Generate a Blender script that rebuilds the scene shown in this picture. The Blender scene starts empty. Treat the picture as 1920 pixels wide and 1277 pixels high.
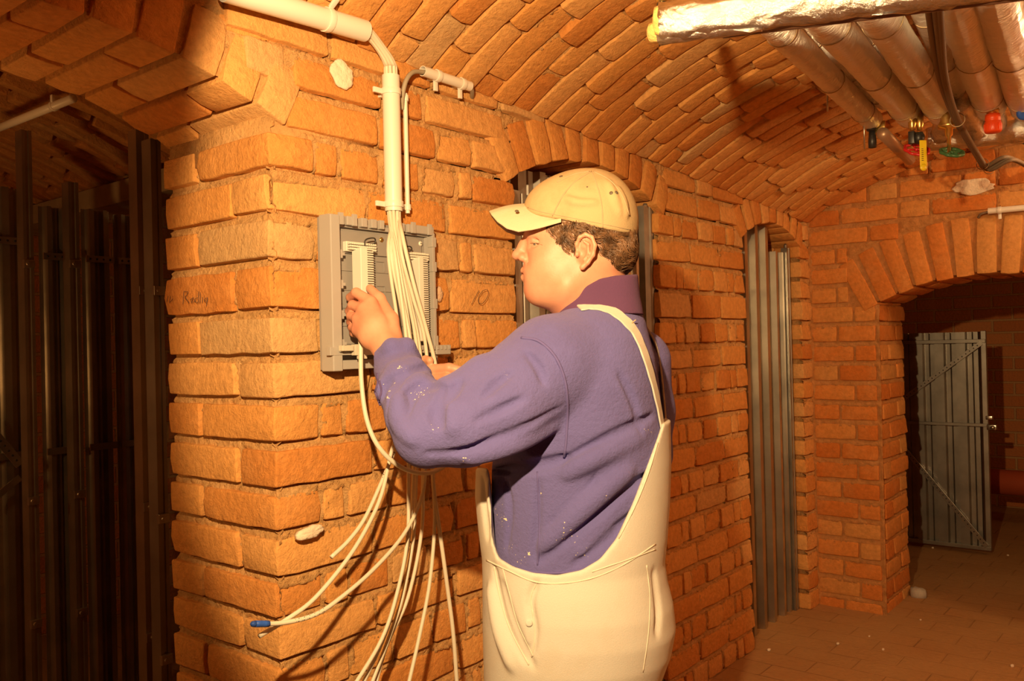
import bpy, math, random
import numpy as np
from mathutils import Vector, Matrix
rng = np.random.default_rng(7); random.seed(7)
sc = bpy.context.scene
COL = sc.collection

# ---------------------------------------------------------------- camera
FPX, CX, CY = 1620.0, 960.0, 638.5
def _n(v):
    v = np.array(v, float); return v/np.linalg.norm(v)
_d1 = _n([2270-CX, -(618-CY), FPX]); _d2 = _n([-1055-CX, -(697-CY), FPX])
_d2 = _n(_d2-_d1*_d1.dot(_d2)); _up = -np.cross(_d1, _d2)
M = np.array([_d1, _d2, _up])                 # camera axes (right, up, forward) -> room axes
CAM = np.array([-1.073, -1.504, 1.28])
RIGHT, UPV, FWD = M@np.array([1., 0, 0]), M@np.array([0, 1., 0]), M@np.array([0, 0, 1.])
def at(px, py, Z):                            # the point that lies Z metres deep at a photo pixel
    return CAM + (RIGHT*(px-CX)/FPX + UPV*(-(py-CY)/FPX) + FWD)*Z
cam_d = bpy.data.cameras.new('camera'); cam_o = bpy.data.objects.new('camera', cam_d); COL.objects.link(cam_o)
cam_d.sensor_width = 36.0; cam_d.lens = FPX*36/1920; cam_d.clip_start = 0.02
mw = np.eye(4); mw[:3, 0] = RIGHT; mw[:3, 1] = UPV; mw[:3, 2] = -FWD; mw[:3, 3] = CAM
cam_o.matrix_world = Matrix(mw.tolist())
sc.camera = cam_o

# ---------------------------------------------------------------- world, lamps, exposure
w = bpy.data.worlds.new('world'); sc.world = w; w.use_nodes = True
w.node_tree.nodes['Background'].inputs[0].default_value = (1.0, 0.55, 0.22, 1)
w.node_tree.nodes['Background'].inputs[1].default_value = 0.02
sc.view_settings.view_transform = 'Standard'; sc.view_settings.look = 'None'
sc.view_settings.gamma = 1; sc.view_settings.exposure = 0.0; sc.view_settings.use_curve_mapping = False
def lamp(name, kind, loc, target, power, color, size=0.05, spot=None, blend=0.5):
    d = bpy.data.lights.new(name, kind); o = bpy.data.objects.new(name, d); COL.objects.link(o)
    o.location = loc; d.energy = power; d.color = color
    if kind == 'AREA': d.size = size
    else: d.shadow_soft_size = size
    if kind == 'SPOT': d.spot_size = math.radians(spot); d.spot_blend = blend
    o.rotation_euler = (Vector(target)-Vector(loc)).to_track_quat('-Z', 'Y').to_euler()
    return o
WARM = (1.0, 0.66, 0.31)
AZ, EL = math.radians(9), math.radians(-8)
lamp('work_lamp', 'SPOT', (-0.85, -1.12, 1.69), (-0.85+math.cos(AZ), -1.12+math.sin(AZ), 1.69+math.tan(EL)), 205, WARM, 0.018, 104, 0.10)
lamp('passage_lamp', 'POINT', (2.5, -2.25, 1.95), (2.7, 0.0, 1.2), 26, (1.0, 0.64, 0.27), 0.12)
lamp('ceiling_lamp', 'POINT', (2.55, -1.45, 2.03), (2.0, 0, 2), 9, (1.0, 0.70, 0.38), 0.05)
lamp('far_room_lamp', 'POINT', (4.3, -2.0, 1.5), (4, 0, 1), 9, (1.0, 0.55, 0.18), 0.1)
lamp('side_room_lamp', 'POINT', (-0.9, 0.80, 1.25), (0, 1, 2), 11, (1.0, 0.5, 0.16), 0.04)

# ---------------------------------------------------------------- helpers: objects
def link(name, me, mat=None, parent=None):
    o = bpy.data.objects.new(name, me); COL.objects.link(o)
    if mat is not None:
        for m in (mat if isinstance(mat, (list, tuple)) else [mat]): me.materials.append(m)
    if parent is not None: o.parent = parent
    return o
def tag(o, label=None, cat=None, group=None, kind=None):
    if label: o['label'] = label
    if cat: o['category'] = cat
    if group: o['group'] = group
    if kind: o['kind'] = kind
    return o
def struct(o): o['kind'] = 'structure'; return o
def thing(name, label, cat, loc=(0, 0, 0), group=None):
    o = bpy.data.objects.new(name, None); COL.objects.link(o); o.location = loc; o.empty_display_size = 0.05
    return tag(o, label, cat, group)
def mesh_np(name, V, F, mat=None, parent=None, mats=None, smooth=True, attrs=None, origin=None):
    """one mesh object from numpy vertices and quad/tri faces (F int array, or list of arrays)"""
    V = np.asarray(V, float)
    base = np.zeros(3)
    if parent is not None and parent.type == 'EMPTY': base = np.array(parent.location)
    if origin is not None: base = np.array(origin)
    Fs = F if isinstance(F, list) else [F]
    Fs = [np.asarray(f, np.int64) for f in Fs if len(f)]
    me = bpy.data.meshes.new(name)
    me.vertices.add(len(V)); me.vertices.foreach_set('co', (V-base).astype(np.float32).ravel())
    idx = np.concatenate([f.ravel() for f in Fs]); cnt = np.concatenate([np.full(len(f), f.shape[1]) for f in Fs])
    me.loops.add(len(idx)); me.loops.foreach_set('vertex_index', idx.astype(np.int32))
    me.polygons.add(len(cnt)); st = np.concatenate([[0], np.cumsum(cnt)[:-1]])
    me.polygons.foreach_set('loop_start', st.astype(np.int32))
    try: me.polygons.foreach_set('loop_total', cnt.astype(np.int32))
    except Exception: pass
    if mats is not None: me.polygons.foreach_set('material_index', np.asarray(mats, np.int32))
    me.polygons.foreach_set('use_smooth', np.full(len(cnt), bool(smooth)))
    if attrs is not None:
        a = me.color_attributes.new('tint', 'FLOAT_COLOR', 'POINT')
        c = np.ones((len(V), 4), np.float32); c[:, :3] = attrs
        a.data.foreach_set('color', c.ravel())
    me.update(calc_edges=True); me.validate()
    o = link(name, me, mat, parent)
    if origin is not None: o.location = base
    return o
class MB:
    """collects shapes into one mesh"""
    def __init__(s): s.V = []; s.F = []; s.m = []; s.n = 0
    def add(s, V, F, mi=0):
        V = np.asarray(V, float); s.V.append(V)
        for f in (F if isinstance(F, list) else [F]):
            f = np.asarray(f)
            if len(f): s.F.append(f+s.n); s.m.append(np.full(len(f), mi))
        s.n += len(V); return s
    def build(s, name, mat, parent=None, smooth=True, origin=None):
        return mesh_np(name, np.concatenate(s.V), s.F, mat, parent, np.concatenate(s.m), smooth, origin=origin)
    def box(s, c, d, ax=None, r=0.0, mi=0):
        V, F = rbox(np.array(d)/2, r if r else min(d)*0.08)
        A = np.eye(3) if ax is None else np.array(ax)
        return s.add(V@A+np.array(c), F, mi)
    def tube(s, pts, r, n=12, caps=True, mi=0):
        V, F = tube_np(pts, r, n, caps); return s.add(V, F, mi)
    def lathe(s, c, axis, prof, n=20, mi=0):
        """prof: list of (distance along axis, radius)"""
        a = _n(axis); return s.tube([np.array(c)+a*h for h, _ in prof], [max(r, 1e-4) for _, r in prof], n, True, mi)
def frame_for(t, ref=None):
    t = _n(t); ref = np.array([0, 0, 1.]) if ref is None else ref
    if abs(t@ref) > 0.95: ref = np.array([1., 0, 0])
    u = _n(np.cross(ref, t)); return u, np.cross(t, u)
def tube_np(pts, r, n=12, caps=True):
    P = np.array(pts, float); m = len(P); R = np.full(m, r) if np.isscalar(r) else np.array(r, float)
    T = np.gradient(P, axis=0) if m > 2 else np.array([P[1]-P[0]]*2)
    for i in range(m):
        if np.linalg.norm(T[i]) < 1e-9: T[i] = P[-1]-P[0]
    T = T/np.linalg.norm(T, axis=1)[:, None]
    u, v = frame_for(T[0]); V = []; a = np.linspace(0, 2*math.pi, n, endpoint=False)
    for i in range(m):
        u = _n(u-T[i]*(u@T[i])); v = np.cross(T[i], u)
        V.append(P[i]+R[i]*(np.cos(a)[:, None]*u+np.sin(a)[:, None]*v))
    V = np.concatenate(V); F = []
    for i in range(m-1):
        for j in range(n): F.append((i*n+j, i*n+(j+1) % n, (i+1)*n+(j+1) % n, (i+1)*n+j))
    F = [np.array(F)]
    if caps:
        k = len(V); V = np.concatenate([V, [P[0], P[-1]]])
        F.append(np.array([(k, (j+1) % n, j) for j in range(n)]+[(k+1, (m-1)*n+j, (m-1)*n+(j+1) % n) for j in range(n)]))
    return V, F
def spline(pts, n=60):
    """Catmull-Rom through points"""
    P = np.array(pts, float); P = np.concatenate([[2*P[0]-P[1]], P, [2*P[-1]-P[-2]]]); out = []
    segs = len(P)-3; k = max(2, n//segs)
    for i in range(segs):
        p0, p1, p2, p3 = P[i:i+4]
        for t in np.linspace(0, 1, k, endpoint=False):
            out.append(0.5*((2*p1)+(-p0+p2)*t+(2*p0-5*p1+4*p2-p3)*t*t+(-p0+3*p1-3*p2+p3)*t**3))
    out.append(P[-2]); return np.array(out)
_tc = {}
def _cube_template(k):
    if k in _tc: return _tc[k]
    nx, ny, nz = k; key = {}; V = []; F = []
    def vid(i, j, l):
        if (i, j, l) not in key: key[(i, j, l)] = len(V); V.append((i, j, l))
        return key[(i, j, l)]
    for s in (0, nz):
        for i in range(nx):
            for j in range(ny):
                q = [vid(i, j, s), vid(i+1, j, s), vid(i+1, j+1, s), vid(i, j+1, s)]; F.append(q if s else q[::-1])
    for s in (0, ny):
        for i in range(nx):
            for l in range(nz):
                q = [vid(i, s, l), vid(i+1, s, l), vid(i+1, s, l+1), vid(i, s, l+1)]; F.append(q[::-1] if s else q)
    for s in (0, nx):
        for j in range(ny):
            for l in range(nz):
                q = [vid(s, j, l), vid(s, j+1, l), vid(s, j+1, l+1), vid(s, j, l+1)]; F.append(q if s else q[::-1])
    _tc[k] = (np.array(V), np.array(F)); return _tc[k]
def _steps(n, a, r):
    if n == 1: return np.array([-a, a])
    if n == 2: return np.array([-a, 0, a])
    if n == 3: return np.array([-a, -a+r, a-r, a])
    return np.concatenate([[-a, -a+0.4*r], np.linspace(-a+r, a-r, n-3), [a-0.4*r, a]]) if n > 4 else np.array([-a, -a+r, 0, a-r, a])
def rbox(h, r, k=(3, 3, 3)):
    I, F = _cube_template(k); h = np.array(h, float); r = min(r, h.min()*0.95)
    P = np.stack([_steps(k[a], h[a], r)[I[:, a]] for a in range(3)], 1)
    q = np.clip(P, -(h-r), h-r); d = P-q; L = np.linalg.norm(d, axis=1)[:, None]
    return q+np.where(L > 1e-9, d/np.maximum(L, 1e-9)*r, 0), F

# ---------------------------------------------------------------- helpers: materials
def newmat(name):
    m = bpy.data.materials.new(name); m.use_nodes = True; nt = m.node_tree
    return m, nt, nt.nodes['Principled BSDF']
def N(nt, t, **kw):
    n = nt.nodes.new(t)
    for k, v in kw.items():
        if k in n.inputs.keys() if isinstance(k, str) else False: n.inputs[k].default_value = v
        else: setattr(n, k, v)
    return n
def noise_bump(nt, b, scale, strength, dist=0.002, detail=6, coord='Object', rough=0.6, vec=None):
    tc = N(nt, 'ShaderNodeTexCoord'); nz = N(nt, 'ShaderNodeTexNoise'); nz.inputs['Scale'].default_value = scale
    nz.inputs['Detail'].default_value = detail; nz.inputs['Roughness'].default_value = rough
    nt.links.new(tc.outputs[coord], nz.inputs['Vector'])
    bp = N(nt, 'ShaderNodeBump'); bp.inputs['Strength'].default_value = strength; bp.inputs['Distance'].default_value = dist
    nt.links.new(nz.outputs['Fac'], bp.inputs['Height']); nt.links.new(bp.outputs['Normal'], b.inputs['Normal'])
    return nz, bp
def simple(name, col, rough=0.6, metal=0.0, bump=None, var=0.0, vscale=12, spec=None, sheen=0):
    m, nt, b = newmat(name)
    b.inputs['Base Color'].default_value = (*col, 1); b.inputs['Roughness'].default_value = rough; b.inputs['Metallic'].default_value = metal
    if spec is not None: b.inputs['Specular IOR Level'].default_value = spec
    if sheen: b.inputs['Sheen Weight'].default_value = sheen
    if bump: noise_bump(nt, b, bump[0], bump[1], bump[2] if len(bump) > 2 else 0.002)
    if var:
        tc = N(nt, 'ShaderNodeTexCoord'); nz = N(nt, 'ShaderNodeTexNoise'); nz.inputs['Scale'].default_value = vscale; nz.inputs['Detail'].default_value = 5
        nt.links.new(tc.outputs['Object'], nz.inputs['Vector'])
        rp = N(nt, 'ShaderNodeValToRGB'); rp.color_ramp.elements[0].position = 0.35; rp.color_ramp.elements[1].position = 0.65
        rp.color_ramp.elements[0].color = (*[c*(1-var) for c in col], 1); rp.color_ramp.elements[1].color = (*[min(1, c*(1+var*0.6)) for c in col], 1)
        nt.links.new(nz.outputs['Fac'], rp.inputs['Fac']); nt.links.new(rp.outputs['Color'], b.inputs['Base Color'])
    return m
def brick_material(name, cols, mortar, grit=1.0, smear=0.35):
    m, nt, b = newmat(name); L = nt.links
    at_ = N(nt, 'ShaderNodeAttribute', attribute_name='tint'); sp = N(nt, 'ShaderNodeSeparateColor'); L.new(at_.outputs['Color'], sp.inputs['Color'])
    rp = N(nt, 'ShaderNodeValToRGB'); el = rp.color_ramp.elements
    while len(el) < len(cols): el.new(0.5)
    for i, c in enumerate(cols): el[i].position = (i/(len(cols)-1) if len(cols) < 5 else (0, .25, .6, .93, 1)[i]); el[i].color = (*c, 1)
    L.new(sp.outputs['Red'], rp.inputs['Fac'])
    tc = N(nt, 'ShaderNodeTexCoord')
    n1 = N(nt, 'ShaderNodeTexNoise'); n1.inputs['Scale'].default_value = 9; n1.inputs['Detail'].default_value = 8; n1.inputs['Roughness'].default_value = 0.65
    L.new(tc.outputs['Object'], n1.inputs['Vector'])
    r1 = N(nt, 'ShaderNodeValToRGB'); r1.color_ramp.elements[0].position = 0.47; r1.color_ramp.elements[1].position = 0.72
    L.new(n1.outputs['Fac'], r1.inputs['Fac'])
    mu = N(nt, 'ShaderNodeMath', operation='MULTIPLY'); mu.inputs[1].default_value = smear; L.new(r1.outputs['Color'], mu.inputs[0])
    mx = N(nt, 'ShaderNodeMix', data_type='RGBA'); L.new(mu.outputs[0], mx.inputs[0]); L.new(rp.outputs['Color'], mx.inputs[6]); mx.inputs[7].default_value = (*mortar, 1)
    n2 = N(nt, 'ShaderNodeTexNoise'); n2.inputs['Scale'].default_value = 60; n2.inputs['Detail'].default_value = 5; L.new(tc.outputs['Object'], n2.inputs['Vector'])
    r2 = N(nt, 'ShaderNodeMapRange'); r2.inputs[1].default_value = 0.3; r2.inputs[2].default_value = 0.7; r2.inputs[3].default_value = 0.86; r2.inputs[4].default_value = 1.1
    L.new(n2.outputs['Fac'], r2.inputs[0])
    hs = N(nt, 'ShaderNodeHueSaturation'); L.new(mx.outputs[2], hs.inputs['Color']); L.new(r2.outputs[0], hs.inputs['Value'])
    L.new(hs.outputs['Color'], b.inputs['Base Color'])
    b.inputs['Roughness'].default_value = 0.95; b.inputs['Specular IOR Level'].default_value = 0.15
    n3 = N(nt, 'ShaderNodeTexNoise'); n3.inputs['Scale'].default_value = 110; n3.inputs['Detail'].default_value = 6; n3.inputs['Roughness'].default_value = 0.7; L.new(tc.outputs['Object'], n3.inputs['Vector'])
    vo = N(nt, 'ShaderNodeTexNoise'); vo.inputs['Scale'].default_value = 38; vo.inputs['Detail'].default_value = 3; L.new(tc.outputs['Object'], vo.inputs['Vector'])
    ad = N(nt, 'ShaderNodeMath', operation='MULTIPLY_ADD'); ad.inputs[1].default_value = 0.8; L.new(vo.outputs['Fac'], ad.inputs[0]); L.new(n3.outputs['Fac'], ad.inputs[2])
    bp = N(nt, 'ShaderNodeBump'); bp.inputs['Strength'].default_value = 1.0*grit; bp.inputs['Distance'].default_value = 0.0055
    L.new(ad.outputs[0], bp.inputs['Height']); L.new(bp.outputs['Normal'], b.inputs['Normal'])
    return m
MORT = (0.74, 0.38, 0.14)
BRK = brick_material('old_brick', [(0.62, 0.235, 0.055), (0.68, 0.29, 0.075), (0.74, 0.35, 0.10), (0.76, 0.40, 0.14), (0.62, 0.38, 0.17)], MORT)
MOR = brick_material('sandy_mortar', [(0.74, 0.39, 0.14), (0.76, 0.43, 0.17)], (0.80, 0.54, 0.27), 1.7, 0.4)
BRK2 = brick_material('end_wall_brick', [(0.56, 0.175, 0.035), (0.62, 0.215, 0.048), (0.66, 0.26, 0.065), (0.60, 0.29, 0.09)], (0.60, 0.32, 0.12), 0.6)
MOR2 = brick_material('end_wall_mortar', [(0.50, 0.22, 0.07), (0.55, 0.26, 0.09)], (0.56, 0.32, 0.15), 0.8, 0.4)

# ---------------------------------------------------------------- masonry
def wob(P, ph, amp, k=1.0):
    """smooth pseudo noise, different for every phase"""
    o = np.zeros_like(P)
    for a in range(3):
        q = P@(np.array([[37, 71, 23], [53, -31, 61], [-29, 47, 67.]])[a]*k)+ph[a]*6.28
        q2 = P@(np.array([[-97, 41, 113], [83, 101, -57], [61, -89, 91.]])[a]*k)+ph[(a+1) % 3]*9.7
        o[:, a] = np.sin(q)*0.65+np.sin(q2)*0.35
    return o*amp
class Masonry:
    """bricks (and the mortar behind them) of one surface; fn maps (u, v, w) to room coordinates, w points out of the wall"""
    def __init__(s, fn=None): s.V = []; s.F = []; s.M = []; s.T = []; s.n = 0; s.fn = fn; s.rects = []
    def put(s, V, F, mi, T):
        s.V.append(V); s.F.append(F+s.n); s.M.append(np.full(len(F), mi)); s.T.append(T); s.n += len(V)
    def brick(s, u0, u1, v0, v1, w0=-0.10, w1=0.0, rot=0.0, fn=None, res=(9, 6, 3), jit=1.0, reg=True, tint=None):
        c = np.array([(u0+u1)/2, (v0+v1)/2, (w0+w1)/2]); h = np.array([(u1-u0)/2, (v1-v0)/2, (w1-w0)/2])
        k = res if (u1-u0) >= (v1-v0) else (res[1], res[0], res[2])
        r = random.uniform(0.0025, 0.0055)
        P, F = rbox(h, r, k)
        ph = rng.random(3); P = P+wob(P, ph, 0.0017*jit)+wob(P, ph[::-1], 0.0008*jit, 2.3)
        ch = P/np.maximum(h, 1e-6); corner = np.clip((np.abs(ch).sum(1)-2.35)/0.6, 0, 1)[:, None]   # knocked-off corners
        P = P*(1-corner*0.035*(rng.random()+0.2))
        a = rng.normal(0, 0.012)*jit+rot; ca, sa = math.cos(a), math.sin(a)
        x = P[:, 0]*ca-P[:, 1]*sa; y = P[:, 0]*sa+P[:, 1]*ca
        z = P[:, 2]-P[:, 1]*rng.uniform(0.0, 0.11)*jit+P[:, 0]*rng.normal(0, 0.02)*jit+rng.normal(0, 0.0028)*jit
        P = np.stack([x, y, z], 1)+c
        if reg: s.rects.append((u0, u1, v0, v1))
        f = fn or s.fn
        t = rng.random() if tint is None else tint
        s.put(f(P) if f else P, F, 0, np.tile([t, rng.random(), 0.5], (len(P), 1)))
    def mortar(s, u0, u1, v0, v1, step=0.006, rec=0.005, fn=None, mask=None, deep=0.02, light=1, sink=None):
        nu = int((u1-u0)/step)+1; nv = int((v1-v0)/step)+1
        U, Vv = np.meshgrid(np.linspace(u0, u1, nu), np.linspace(v0, v1, nv), indexing='ij')
        q = [rng.random(4)*9 for _ in range(5)]
        nz = sum(np.sin(U*k1+Vv*k2+p[0])*np.sin(U*k3-Vv*k4+p[1]) for (k1, k2, k3, k4), p in zip([(41, 17, 9, 53), (97, 113, 67, 31), (211, 160, 120, 231), (303, 410, 350, 270), (61, 190, 220, 80)], q))/2.2
        Wd = -rec+nz*0.0035+rng.normal(0, 0.0011, U.shape)
        for (a, b, c, d) in s.rects:
            i0, i1 = np.searchsorted(U[:, 0], [a, b]); j0, j1 = np.searchsorted(Vv[0], [c-0.006, c+0.012])
            Wd[i0:i1, j0:j1] = np.minimum(Wd[i0:i1, j0:j1], -deep)
            i0, i1 = np.searchsorted(U[:, 0], [b-0.01, b+0.006]) if light > 0 else np.searchsorted(U[:, 0], [a-0.006, a+0.01])
            j0, j1 = np.searchsorted(Vv[0], [c-0.003, d-0.004]); Wd[i0:i1, j0:j1] = np.minimum(Wd[i0:i1, j0:j1], -deep)
            # under the brick face the mortar stays below it
            i0, i1 = np.searchsorted(U[:, 0], [a+0.012, b-0.012]); j0, j1 = np.searchsorted(Vv[0], [c+0.012, d-0.010])
            Wd[i0:i1, j0:j1] = np.minimum(Wd[i0:i1, j0:j1], -0.02)
        if sink is not None: Wd = np.where(sink(U, Vv), np.minimum(Wd, -0.011)-0.002, Wd)
        P = np.stack([U.ravel(), Vv.ravel(), Wd.ravel()], 1)
        I = np.arange(nu*nv).reshape(nu, nv)
        F = np.stack([I[:-1, :-1], I[1:, :-1], I[1:, 1:], I[:-1, 1:]], -1).reshape(-1, 4)
        if mask is not None:
            cu = (U[:-1, :-1]+step/2).ravel(); cv = (Vv[:-1, :-1]+step/2).ravel(); F = F[mask(cu, cv)]
        f = fn or s.fn
        s.put(f(P) if f else P, F, 1, np.tile([0.5, 0.5, 0.5], (len(P), 1)))
    def box(s, lo, hi, mi=1):
        lo, hi = np.array(lo, float), np.array(hi, float)
        V, F = rbox((hi-lo)/2, 0.002, (1, 1, 1)); s.put(V+(lo+hi)/2, F, mi, np.full((len(V), 3), 0.5))
    def build(s, name, mats):
        return mesh_np(name, np.concatenate(s.V), np.concatenate(s.F), mats, None, np.concatenate(s.M), True, np.concatenate(s.T))
def fill_row(ms, a, b, v0, v1, pat, start=0, **kw):
    """bricks between a and b from a repeating list of lengths; the last one is cut"""
    u = a; i = start
    while u < b-0.02:
        L = pat[i % len(pat)]; e = min(u+L, b)
        if b-e < 0.05: e = b
        ms.brick(u+0.002, e-(0.006 if e < b else 0.002), v0, v1, **kw); u = e+0.004; i += 1

ROWS = {7: .645, 8: .729, 9: .816, 10: .910, 11: .999, 12: 1.093, 13: 1.185, 14: 1.278, 15: 1.371, 16: 1.477, 17: 1.575, 18: 1.668, 19: 1.756, 20: 1.846, 21: 1.932, 22: 2.02}
for k in range(6, -2, -1): ROWS[k] = ROWS[k+1]-0.0922
def spring_z(x): return 1.99-0.048*x

def arch_ring(ms, xc, zc, R, a0, a1, length, depth, mapfn, thick=0.073, joint=0.011, split=None, w1=0.0, jit=1.0):
    """ring of bricks standing on an arc; mapfn takes (u across, v up, w out) on the wall plane"""
    n = max(1, round((a1-a0)*R/(thick+joint))); da = (a1-a0)/n
    for i in range(n):
        a = a0+(i+0.5)*da; ca, sa = math.cos(a), math.sin(a)
        def f(P, ca=ca, sa=sa):
            u = xc+(R+P[:, 1])*ca+P[:, 0]*sa; v = zc+(R+P[:, 1])*sa-P[:, 0]*ca
            return mapfn(np.stack([u, v, P[:, 2]], 1))
        hw = (da*R-joint)/2*random.uniform(0.94, 1.03); L = length*random.uniform(0.96, 1.03)
        cuts = [w1-depth, w1] if not split or i % 2 else [w1-depth, w1-depth*(1-split), w1]
        if split and i % 2: cuts = [w1-depth, w1-depth*split, w1]
        for c0, c1 in zip(cuts[:-1], cuts[1:]):
            ms.brick(-hw, hw, random.uniform(-0.003, 0.004), L, c0+0.005, c1, fn=f, reg=False, res=(6, 6, 5), jit=jit)

def build_wall_left():
    W = Masonry(lambda P: np.stack([P[:, 0], -P[:, 2], P[:, 1]], 1)); T = 0.41
    # three openings: side passage (x<0), first and second doorway; (centre, half width, spring z, crown z)
    arcs = []
    for xc, hw, zs, zcr in ((-0.45, 0.45, 1.772, 1.872), (1.215, 0.40, 1.752, 1.850), (2.655, 0.315, 1.722, 1.800)):
        rise = zcr-zs; R = (hw*hw+rise*rise)/(2*rise); arcs.append((xc, hw, zs, zcr, R, zcr-R))
    def blocked(u, v, ext):
        for xc, hw, zs, zcr, R, zc in arcs:
            if v <= zs and abs(u-xc) < hw: return True
            if v > zs-0.02 and math.hypot(u-xc, v-zc) < R+ext and abs(u-xc) < hw+ext*0.35+ext*max(0, v-zs)*0.9: return True
        return False
    segs = [(-0.9-0.6, -0.9), (0.0, 0.815), (1.615, 2.34), (2.97, 3.09)]
    for k, z in ROWS.items():
        h = ROWS.get(k+1, z+0.09)-z-0.0195; A = k % 2 == 0
        if z < 1.70:
            # corner pier, real bond with 3D bricks at the corner
            if A:
                W.brick(0.0, 0.118, z, z+h, -0.27, 0.0, res=(6, 6, 9)); W.brick(0.0, 0.12, z, z+h, -T, -0.283, res=(6, 6, 5), reg=False)
                W.brick(0.128, 0.184, z, z+h); u = 0.196
                for L in (0.128, 0.128, 0.128):
                    W.brick(u, u+L-0.012, z, z+h); u += L+0.002
                W.brick(u, u+0.045, z, z+h); u += 0.055; W.brick(u, 0.815, z, z+h, -0.26, 0)
            else:
                W.brick(0.0, 0.262, z, z+h, -0.125, 0.0, res=(9, 6, 5)); W.brick(0.0, 0.125, z, z+h, -T, -0.138, res=(6, 6, 9), reg=False)
                W.brick(0.276, 0.535, z, z+h, -0.12); W.brick(0.548, 0.815, z, z+h, -0.12)
            for a, b in segs[2:3]:
                if A: fill_row(W, a, b, z, z+h, [0.122, 0.06, 0.122, 0.122, 0.122, 0.06, 0.122])
                else: fill_row(W, a, b, z, z+h, [0.245, 0.245, 0.245])
            W.brick(2.975, 3.10, z, z+h, -0.12 if A else -0.2)
            fill_row(W, -1.5, -0.9, z, z+h, [0.26, 0.13], k % 2, w0=-0.3)
        else:
            # rows between the arch rings and the vault
            u = -1.2; st = 0.01; iv = []; cur = None
            vm = z+h*0.5
            while u < 3.09:
                ok = not (blocked(u, vm, 0.135) or blocked(u, z+0.005, 0.12)) and vm < spring_z(u)+0.035
                if ok and cur is None: cur = u
                if (not ok) and cur is not None: iv.append((cur, u)); cur = None
                u += st
            if cur is not None: iv.append((cur, 3.09))
            for a, b in iv:
                if b-a > 0.05: fill_row(W, a, b, z, z+h, [0.26, 0.13, 0.26, 0.12] if A else [0.13, 0.26, 0.19], k % 2, w0=-0.12)
    fn = W.fn
    for i, (xc, hw, zs, zcr, R, zc) in enumerate(arcs):
        a = math.asin(min(1, hw/R))+ (0.06 if i else 0.05)
        arch_ring(W, xc, zc, R, math.pi/2-a, math.pi/2+a, (0.125, 0.135, 0.125)[i], T if i == 0 else 0.27, fn, split=0.34 if i == 0 else None)
    def mask(u, v):
        ok = (v < spring_z(u)+0.05)
        for xc, hw, zs, zcr, R, zc in arcs:
            ok &= ~((v <= zs) & (np.abs(u-xc) < hw+0.008)); ok &= ~((v > zs-0.01) & (np.hypot(u-xc, v-zc) < R+0.012) & (np.abs(u-xc) < hw+0.01))
        return ok
    def sink(u, v):
        o = np.zeros(np.shape(u), bool)
        for xc, hw, zs, zcr, R, zc in arcs: o |= (np.hypot(u-xc, v-zc) < R+0.135) & (v > zs-0.05) & (np.abs(u-xc) < hw+0.09)
        return o
    W.mortar(0.004, 0.82, 0.0, 2.03, 0.005, mask=mask, sink=sink)
    W.mortar(1.60, 3.10, 0.0, 2.03, 0.006, mask=mask, sink=sink)
    W.mortar(-1.5, 3.09, 1.72, 2.04, 0.006, rec=0.010, mask=mask, sink=sink)
    W.mortar(-1.5, -0.9, 0.0, 1.78, 0.02, mask=mask)
    # jamb of the corner pier (faces the side passage) and masonry cores behind the faces
    W.rects = []
    for k, z in ROWS.items():
        h = ROWS.get(k+1, z+0.09)-z-0.0195
        if k % 2 == 0: W.rects += [(-0.27, 0, z, z+h), (-T, -0.283, z, z+h)]
        else: W.rects += [(-0.125, 0, z, z+h), (-T, -0.138, z, z+h)]
    W.mortar(-T+0.005, -0.003, 0.0, 1.80, 0.006, fn=lambda P: np.stack([-P[:, 2], -P[:, 0], P[:, 1]], 1), rec=0.012, light=0)
    for lo, hi in (((0.022, 0.022, -0.02), (0.80, T-0.012, 1.9)), ((1.63, 0.022, -0.02), (2.325, T-0.012, 1.9)), ((2.99, 0.022, -0.02), (3.4, T-0.012, 1.9)), ((-1.5, 0.022, -0.02), (-0.915, T-0.01, 1.9))): W.box(lo, hi)
    # rough jamb bricks on the far sides of the doorways
    for xj, sgn in ((0.815, -1), (1.615, 1), (2.34, -1), (2.97, 1)):
        for k, z in ROWS.items():
            if z < 1.72:
                h = 0.07; d = random.uniform(-0.006, 0.006)
                x0, x1 = (xj-0.10+d, xj+d) if sgn < 0 else (xj+d, xj+0.10+d)
                W.brick(x0, x1, z, z+h, -0.27, -0.125, reg=False)
    W.box((-0.14, 0.013, 1.89), (0.12, T-0.01, 1.98)); W.box((0.005, 0.008, 1.70), (0.3, T-0.02, 1.80)); W.brick(-0.045, 0.05, 1.855, 1.925, -0.1, -0.006, reg=False); W.brick(-0.10, 0.02, 1.925, 1.975, -0.1, -0.004, reg=False)
    # solid fill above the arches
    for xc, hw, zs, zcr, R, zc in arcs: W.box((xc-hw-0.1, 0.03, zcr+0.09), (xc+hw+0.1, T-0.01, zcr+0.2))
    return struct(W.build('wall_left', [BRK, MOR]))
build_wall_left()

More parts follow.
